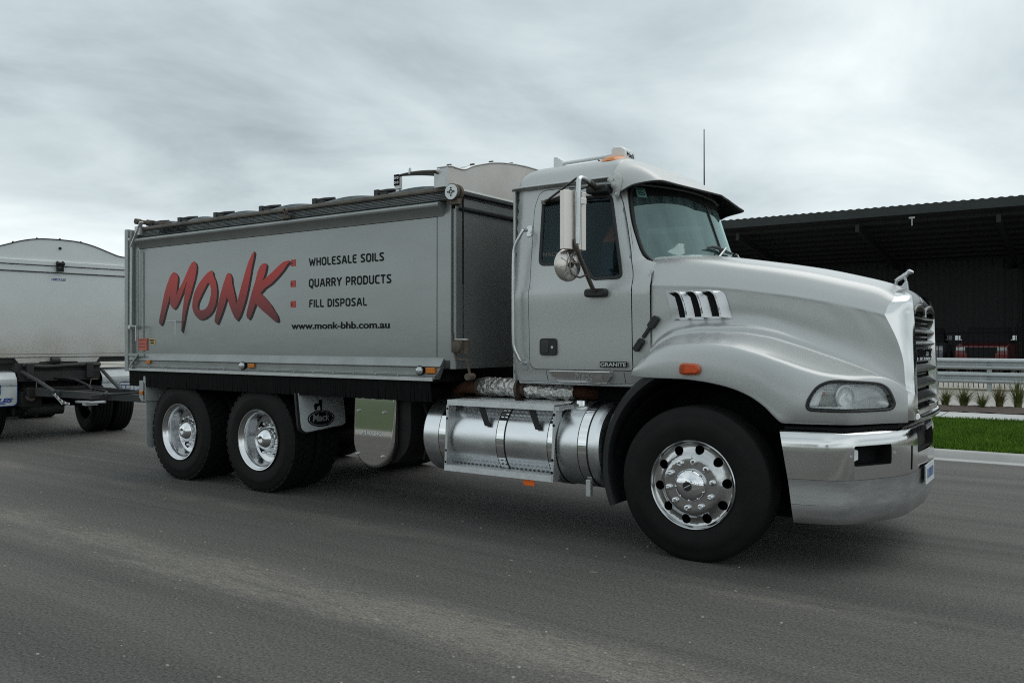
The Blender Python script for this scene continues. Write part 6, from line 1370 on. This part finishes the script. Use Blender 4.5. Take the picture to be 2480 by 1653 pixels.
# mulch bed: a low uneven bank
b = MB(); rows = []; random.seed(4)
for i in range(90):
    x = -8 + i * 0.14; rows.append([(x, 11.32 + 1.25 * j / 10, 0.13 + 0.10 * math.sin(math.pi * min(1, j / 7)) * (0.7 + 0.3 * random.random()) + 0.03 * random.random()) for j in range(11)])
b.grid(rows); tag(b.build('mulch_bed', mulch_m, smooth=60), kind='structure')
flat('mulch_strip', -90, 60, 11.30, 12.57, 0.125, mulch_m)
# lawn blades
b = MB(); random.seed(11); V, F_ = [], []
def blades(n, x0, x1, y0, y1, h0, h1, z=0.085):
    for _ in range(n):
        x = random.uniform(x0, x1); y = random.uniform(y0, y1); k = 0.65 + 0.45 * math.sin(x * 1.3 + 1.7 * math.sin(y * 1.1)) * math.sin(y * 2.1 + 0.6 * x)
        h = random.uniform(h0, h1) * (0.75 + 0.35 * k); a = random.uniform(0, 6.283); wd = random.uniform(0.006, 0.012); l = random.uniform(0.1, 0.6) * h; la = random.uniform(0, 6.283); n0 = len(V)
        V.extend([(x - wd * math.cos(a), y - wd * math.sin(a), z), (x + wd * math.cos(a), y + wd * math.sin(a), z), (x + l * math.cos(la), y + l * math.sin(la), z + h)]); F_.append((n0, n0 + 1, n0 + 2))
blades(52000, -1.6, 3.6, 5.55, 10.03, 0.035, 0.085); blades(4000, -1.6, 3.6, 9.85, 10.06, 0.05, 0.11); blades(26000, -14, -1.6, 5.55, 10.0, 0.03, 0.08)
b.v = V; b.f = F_; lawn = b.build('lawn', grass_m, fixn=False); tag(lawn, kind='stuff')
# loose stones on the road
b = MB(); random.seed(21)
def stone(x, y, r):
    q = []; k = 6; ph = random.random() * 6
    top = [(x + r * random.uniform(0.6, 1.0) * math.cos(ph + 2 * math.pi * i / k), y + r * random.uniform(0.6, 1.0) * math.sin(ph + 2 * math.pi * i / k), 0.001) for i in range(k)]
    mid = [(x + (p[0] - x) * 0.75, y + (p[1] - y) * 0.75, r * random.uniform(0.35, 0.6)) for p in top]
    b.add(top + mid + [(x, y, r * 0.65)], [(i, (i + 1) % k, (i + 1) % k + k, i + k) for i in range(k)] + [(i + k, (i + 1) % k + k, 2 * k) for i in range(k)])
for _ in range(1100):
    x = random.uniform(-9, 5); 
    if random.random() < 0.5: y = TRK_0 + TRK_S * x + random.gauss(0, 0.25)
    else: y = random.uniform(-5.9, -0.8)
    stone(x, y, random.choice((0.004, 0.005, 0.005, 0.006, 0.008, 0.012)))
tag(b.build('road_gravel', mat('loose_stone', (0.20, 0.18, 0.155), 0.9, 0, 0.2, 4, c2=(0.34, 0.31, 0.27)), fixn=False), kind='stuff')
# clods of dropped soil flattened on the road
b = MB()
for _ in range(34):
    x = random.uniform(-8, 3); y = TRK_0 + TRK_S * x + random.gauss(0, 0.13) + random.choice((0, 0, 0, 1.46)); n = 9; rr = random.uniform(0.007, 0.022)
    rim = [(x + rr * random.uniform(0.7, 2.0) * math.cos(2 * math.pi * i / n), y + rr * random.uniform(0.4, 0.8) * math.sin(2 * math.pi * i / n), 0.001) for i in range(n)]
    b.add(rim + [(x, y, 0.006)], [(i, (i + 1) % n, n) for i in range(n)])
tag(b.build('dropped_soil', mat('tan_soil', (0.19, 0.165, 0.13), 0.95, 0, 0.2, 15, c2=(0.27, 0.235, 0.185))), kind='stuff')

# ------------------------------------------------------------------ grass tufts in the mulch
tuft_m = mat('tuft_green', (0.07, 0.10, 0.022), 0.8, 0, 0.3, 6, c2=(0.15, 0.15, 0.05), spec=0.2)
tuft_dry = mat('tuft_dry', (0.10, 0.095, 0.03), 0.85, 0, 0.3, 6, c2=(0.16, 0.12, 0.05), spec=0.2)
tx = [-0.13, 0.19, 0.51, 0.80, 1.10]
words = ['low green grass tuft in the mulch, beside the edge of the truck grille', 'widest spreading green grass tuft in the mulch below the guard rail', 'thin loose fan of grass blades between two fuller tufts in the mulch', 'brownish dry upright grass tuft in the mulch bed', 'tall yellow-green grass tuft in the mulch nearest the guard rail post']
for i, x in enumerate(tx):
    random.seed(103 + i); b = MB(); n = (170, 210, 110, 240, 240)[i]; H_ = (0.34, 0.42, 0.36, 0.38, 0.46)[i]; sp = (0.2, 0.36, 0.30, 0.14, 0.18)[i]
    for _ in range(n):
        a = random.uniform(0, 6.283); r0 = random.uniform(0, 0.06); H_ = H_; h = 1.3 * H_ * random.uniform(0.45, 1.05); l = 1.25 * sp * random.uniform(0.2, 1.2); bx, by = r0 * math.cos(a), r0 * math.sin(a); wd = 0.006; px_, py_ = -math.sin(a) * wd, math.cos(a) * wd; vs = []
        for k in range(5):
            u = k / 4; d = l * u ** 1.7; z = h * (u - 0.28 * u * u * (l / h)); cx_, cy_ = bx + d * math.cos(a), by + d * math.sin(a); ww = 1 - u * 0.9; vs += [(cx_ - px_ * ww, cy_ - py_ * ww, z), (cx_ + px_ * ww, cy_ + py_ * ww, z)]
        b.add(vs, [(2 * k, 2 * k + 1, 2 * k + 3, 2 * k + 2) for k in range(4)])
    o = b.build('grass_tuft', tuft_dry if i == 3 else tuft_m, loc=(x, 11.92 + 0.08 * math.sin(i * 2.1), 0.20), fixn=False); tag(o, words[i], 'grass tuft', 'grass tufts planted along the mulch bed')

# ------------------------------------------------------------------ guard rail
gal = mat('galvanised_rail', (0.36, 0.395, 0.405), 0.42, 0.35, 0.07, 5, c2=(0.43, 0.455, 0.46))
gr = empty('guard_rail', (1.0, 18.5, 0.18)); tag(gr, 'galvanised double guard rail on posts in front of the black picket fence', 'guard rail')
wb = [(0.0, 0), (0.035, 0.035), (0.035, 0.075), (-0.03, 0.115), (-0.03, 0.16), (0.035, 0.2), (0.035, 0.24), (0.0, 0.285)]
for zb in (0.56, 0.195):
    b = MB(); pr = catmull([(0, -d, z) for d, z in wb], 4); b.grid([[(-40, y, zb + z) for _, y, z in pr], [(25, y, zb + z) for _, y, z in pr]]); b.build('rail_beam', gal, gr, smooth=50, thick=0.006)
for i in range(16):
    x = 0.0 + (i - 12) * 2.0 + 1.06 - 0.0
    b = MB(); b.bb(x - 0.055, x + 0.055, 0.045, 0.06, 0, 0.80); b.bb(x - 0.055, x - 0.045, 0.06, 0.15, 0, 0.80); b.bb(x - 0.055, x + 0.055, 0.15, 0.16, 0, 0.80)
    for z in (0.70, 0.335): b.lathe([(0, -0.05), (0.018, -0.045), (0.018, 0.03), (0, 0.03)], (x, 0, z), 8)
    b.build('post', gal, gr)
# ------------------------------------------------------------------ picket fence
blk = mat('fence_black', (0.005, 0.005, 0.0055), 0.8, 0, 0.2, 10, spec=0.1)
fe = empty('picket_fence', (0, 19.0, 0.18)); tag(fe, 'black steel picket fence behind the guard rail', 'fence')
fx0 = -9.0
for k in range(6):
    b = MB(); xa = fx0 + k * 2.42
    for i in range(20): x = xa + 0.06 + i * 0.121; b.bb(x - 0.0085, x + 0.0085, -0.0085, 0.0085, 0.045, 1.68)
    b.bb(xa, xa + 2.42, -0.018, 0.018, 0.27, 0.305); b.bb(xa, xa + 2.42, -0.018, 0.018, 1.50, 1.535); b.build('fence_panel', blk, fe)
for k in range(7):
    b = MB(); x = fx0 + k * 2.42; b.bb(x - 0.033, x + 0.033, -0.033, 0.033, 0, 1.74); b.build('fence_post', blk, fe)
b = MB(); b.bb(-60, 40, 18.6, 18.95, 0.16, 0.20); tag(b.build('mowing_strip', mat('mowing_strip_mat', (0.17, 0.15, 0.10), 0.9)), kind='structure')

# ------------------------------------------------------------------ warehouse
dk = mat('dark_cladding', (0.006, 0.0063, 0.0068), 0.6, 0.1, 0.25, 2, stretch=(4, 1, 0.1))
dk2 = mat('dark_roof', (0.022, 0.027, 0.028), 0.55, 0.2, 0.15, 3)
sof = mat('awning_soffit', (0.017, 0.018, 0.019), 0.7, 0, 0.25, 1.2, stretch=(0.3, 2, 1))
pur = mat('awning_purlin', (0.008, 0.0085, 0.009), 0.7)
bd_ = empty('warehouse', (0, 42, 0.18)); tag(bd_, 'long black clad warehouse with a deep dark awning roof behind the truck bonnet', 'building')
X0, X1 = -46.0, 30.0
ze = lambda y: 6.86 - (y - 32.3) * 0.112        # soffit height
b = MB(); n = 900; top = []; 
for i in range(n + 1): x = X0 + (X1 - X0) * i / n; top.append((x, 0.035 if i % 4 in (0, 1) else 0.0))
L_ = lambda x, y, z: (x, y - 42, z - 0.18)
b.add([L_(X0, 32.3, ze(32.3) - 0.02), L_(X1, 32.3, ze(32.3) - 0.02), L_(X1, 42.4, ze(42.4)), L_(X0, 42.4, ze(42.4))], [(0, 1, 2, 3)])
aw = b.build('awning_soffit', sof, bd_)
b = MB(); b.grid([[L_(x, y, ze(y) + 0.34 + h) for x, h in top] for y in (32.15, 36, 42.5, 60)]); b.grid([[L_(x, 32.15, ze(32.3) + 0.06) for x, h in top], [L_(x, 32.15, ze(32.15) + 0.34 + h) for x, h in top]]); b.build('roof_sheeting', dk2, bd_)
b = MB(); b.bb(X0, X1, 32.14 - 42, 32.30 - 42, ze(32.3) - 0.22, ze(32.3) + 0.04); b.build('eave_gutter', dk2, bd_, bevel=0.02)
b = MB()
for j in range(9): y = 33.0 + j * 1.12; b.bb(X0, X1, y - 42 - 0.05, y - 42 + 0.05, ze(y) - 0.18 - 0.18 - 0.0, ze(y) - 0.18 - 0.02)
each(b, 'purlin', pur, bd_)
b = MB()
for k in range(14):
    x = X0 + 2 + k * 5.4; b.bar(L_(x, 32.4, ze(32.4) - 0.42), L_(x, 42.0, ze(42.0) - 0.42), 0.16, 0.32)
each(b, 'rafter', pur, bd_)
for k in range(14):
    x = X0 + 2 + k * 5.4; b = MB(); b.bb(x - 0.1, x + 0.1, -0.3, -0.1, 0, ze(42) - 0.3); b.build('column', pur, bd_)
b = MB(); n = 560; rows = [[], []]
for i in range(n + 1): x = X0 + (X1 - X0) * i / n; y = 0.0 if i % 4 in (0, 1) else 0.05; rows[0].append((x, y, 0)); rows[1].append((x, y, ze(42) - 0.2))
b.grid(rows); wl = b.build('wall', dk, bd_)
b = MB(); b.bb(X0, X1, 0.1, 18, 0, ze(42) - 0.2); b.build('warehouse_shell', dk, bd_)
b = MB(); b.bb(1.6, 4.8, -0.06, 0.0, 2.45, 3.35); b.bb(-1.1, -0.2, -0.3, 0.0, 4.9, 5.1); b.build('wall_sign_board', M['matteblack'], bd_)
b = MB(); b.bb(-1.25, -0.55, -0.2, -0.02, 5.0, 5.18); b.build('wall_light', M['chassis'], bd_)
b = MB(); b.tube([(-4.0, -9.55, 6.55), (-4.0, -9.55, 6.2)], 0.03, 6); b.bb(-4.12, -3.88, -9.6, -9.5, 6.50, 6.57); b.build('downpipe_head', M['galv'], bd_)

# ------------------------------------------------------------------ parked pickups under the awning
def pickup(name, loc, rz, paint, label):
    r = empty(name, loc, rz); tag(r, label, 'pickup', 'pickups parked in front of the warehouse')
    b = MB()   # nose towards local -Y
    b.extrude_x([(0.0, 0.55), (-0.02, 0.85), (0.05, 1.10), (1.25, 1.22), (1.3, 1.2), (5.4, 1.2), (5.4, 0.5), (0.3, 0.45)], -0.93, 0.93); body_ = b.build('car_body', paint, r, bevel=0.05, seg=3)
    b = MB(); q = [(1.25, 1.20), (2.0, 1.82), (2.2, 1.86), (3.2, 1.86), (3.55, 1.2)]
    b.prism(q, lambda y, z: (-0.86 + (z - 1.2) * 0.2, y, z), lambda y, z: (0.86 - (z - 1.2) * 0.2, y, z)); b.build('car_cab', M['matteblack'], body_, bevel=0.03)
    b = MB(); b.add([(-0.74, 1.29, 1.24), (0.74, 1.29, 1.24), (0.64, 1.93, 1.78), (-0.64, 1.93, 1.78)], [(0, 1, 2, 3)]); b.build('car_windscreen', M['matteblack'], body_, thick=0.01)
    b = MB(); b.bb(-0.56, 0.56, -0.05, 0.03, 0.62, 1.04); b.build('car_grille', M['matteblack'], body_, bevel=0.02)
    for s_ in (-1, 1):
        b = MB(); b.prism([(s_ * 0.58, 0.90), (s_ * 0.90, 0.90), (s_ * 0.90, 1.03), (s_ * 0.58, 1.05)], lambda x, z: (x, -0.045, z), lambda x, z: (x, 0.05, z)); b.build('car_headlight', M['clearlens'], body_)
        b = MB(); b.box((s_ * 1.06, 1.45, 1.42), (0.20, 0.1, 0.20)); b.bar((s_ * 0.9, 1.45, 1.32), (s_ * 1.0, 1.45, 1.38), 0.04, 0.04); b.build('car_mirror', M['whitepaint'] if name == 'red_pickup' else paint, body_, bevel=0.03)
        for y in (0.95, 4.5):
            b = MB(); b.lathe([(0.0, 0.12), (0.2, 0.12), (0.24, 0.14), (0.38, 0.13), (0.4, 0.1), (0.4, -0.1), (0.38, -0.13), (0, -0.13)], (s_ * 0.82, y, 0.4), 28, 'X'); b.build('car_wheel', M['rubber'], body_, smooth=40)
    b = MB(); b.bb(-0.92, -0.5, -0.10, 0.02, 0.50, 0.80); b.bb(0.5, 0.92, -0.10, 0.02, 0.50, 0.80); b.bb(-0.5, 0.5, -0.08, 0.02, 0.45, 0.60); b.build('car_bumper', paint, body_, bevel=0.04)
    return r
redp = mat('red_car_paint', (0.11, 0.004, 0.005), 0.3, 0.1, 0.1, 2, coat=0.6)
greyp = mat('grey_car_paint', (0.10, 0.11, 0.12), 0.35, 0.5, 0.1, 2, coat=0.4)
pickup('red_pickup', (-1.40, 32.2, 0.18), R(-2), redp, 'red pickup facing the road under the dark awning')
pickup('grey_pickup', (-3.75, 32.6, 0.18), R(3), greyp, 'dark grey pickup half hidden behind the truck grille, beside the red one')

# ------------------------------------------------------------------ the other side of the road, seen only in the chrome
leaf = mat('far_leaf', (0.030, 0.055, 0.015), 0.9, 0, 0.4, 1.2, c2=(0.06, 0.085, 0.03), spec=0.1)
bark = mat('far_bark', (0.08, 0.065, 0.05), 0.9)
random.seed(33)
for i, (x, y, h) in enumerate(((-30, -62, 8), (-12, -70, 9.5), (4, -66, 7.5), (19, -72, 9), (34, -60, 8))):
    r = empty('tree', (x, y, -0.03)); tag(r, ('broad', 'tall', 'low rounded', 'spreading', 'dense')[i] + ' green tree across the field on the far side of the road', 'tree', 'trees across the field')
    b = MB(); b.tube([(0, 0, 0), (0.1, 0, h * 0.3), (0, 0.1, h * 0.6)], [0.28, 0.2, 0.08], 8); b.build('trunk', bark, r, smooth=60)
    b = MB()
    for _ in range(900):
        u, v_, q = random.gauss(0, 1), random.gauss(0, 1), random.gauss(0, 1); nn = math.sqrt(u * u + v_ * v_ + q * q); rad = random.uniform(0.55, 1.0); c_ = Vector((u / nn * h * 0.36 * rad, v_ / nn * h * 0.36 * rad, h * 0.62 + q / nn * h * 0.36 * rad)); e1 = Vector((random.uniform(-1, 1), random.uniform(-1, 1), random.uniform(-1, 1))) * 0.38; e2 = Vector((random.uniform(-1, 1), random.uniform(-1, 1), random.uniform(-1, 1))) * 0.38
        b.add([c_ - e1, c_ + e2, c_ + e1, c_ - e2], [(0, 1, 2, 3)])
    b.build('crown', leaf, r, fixn=False)
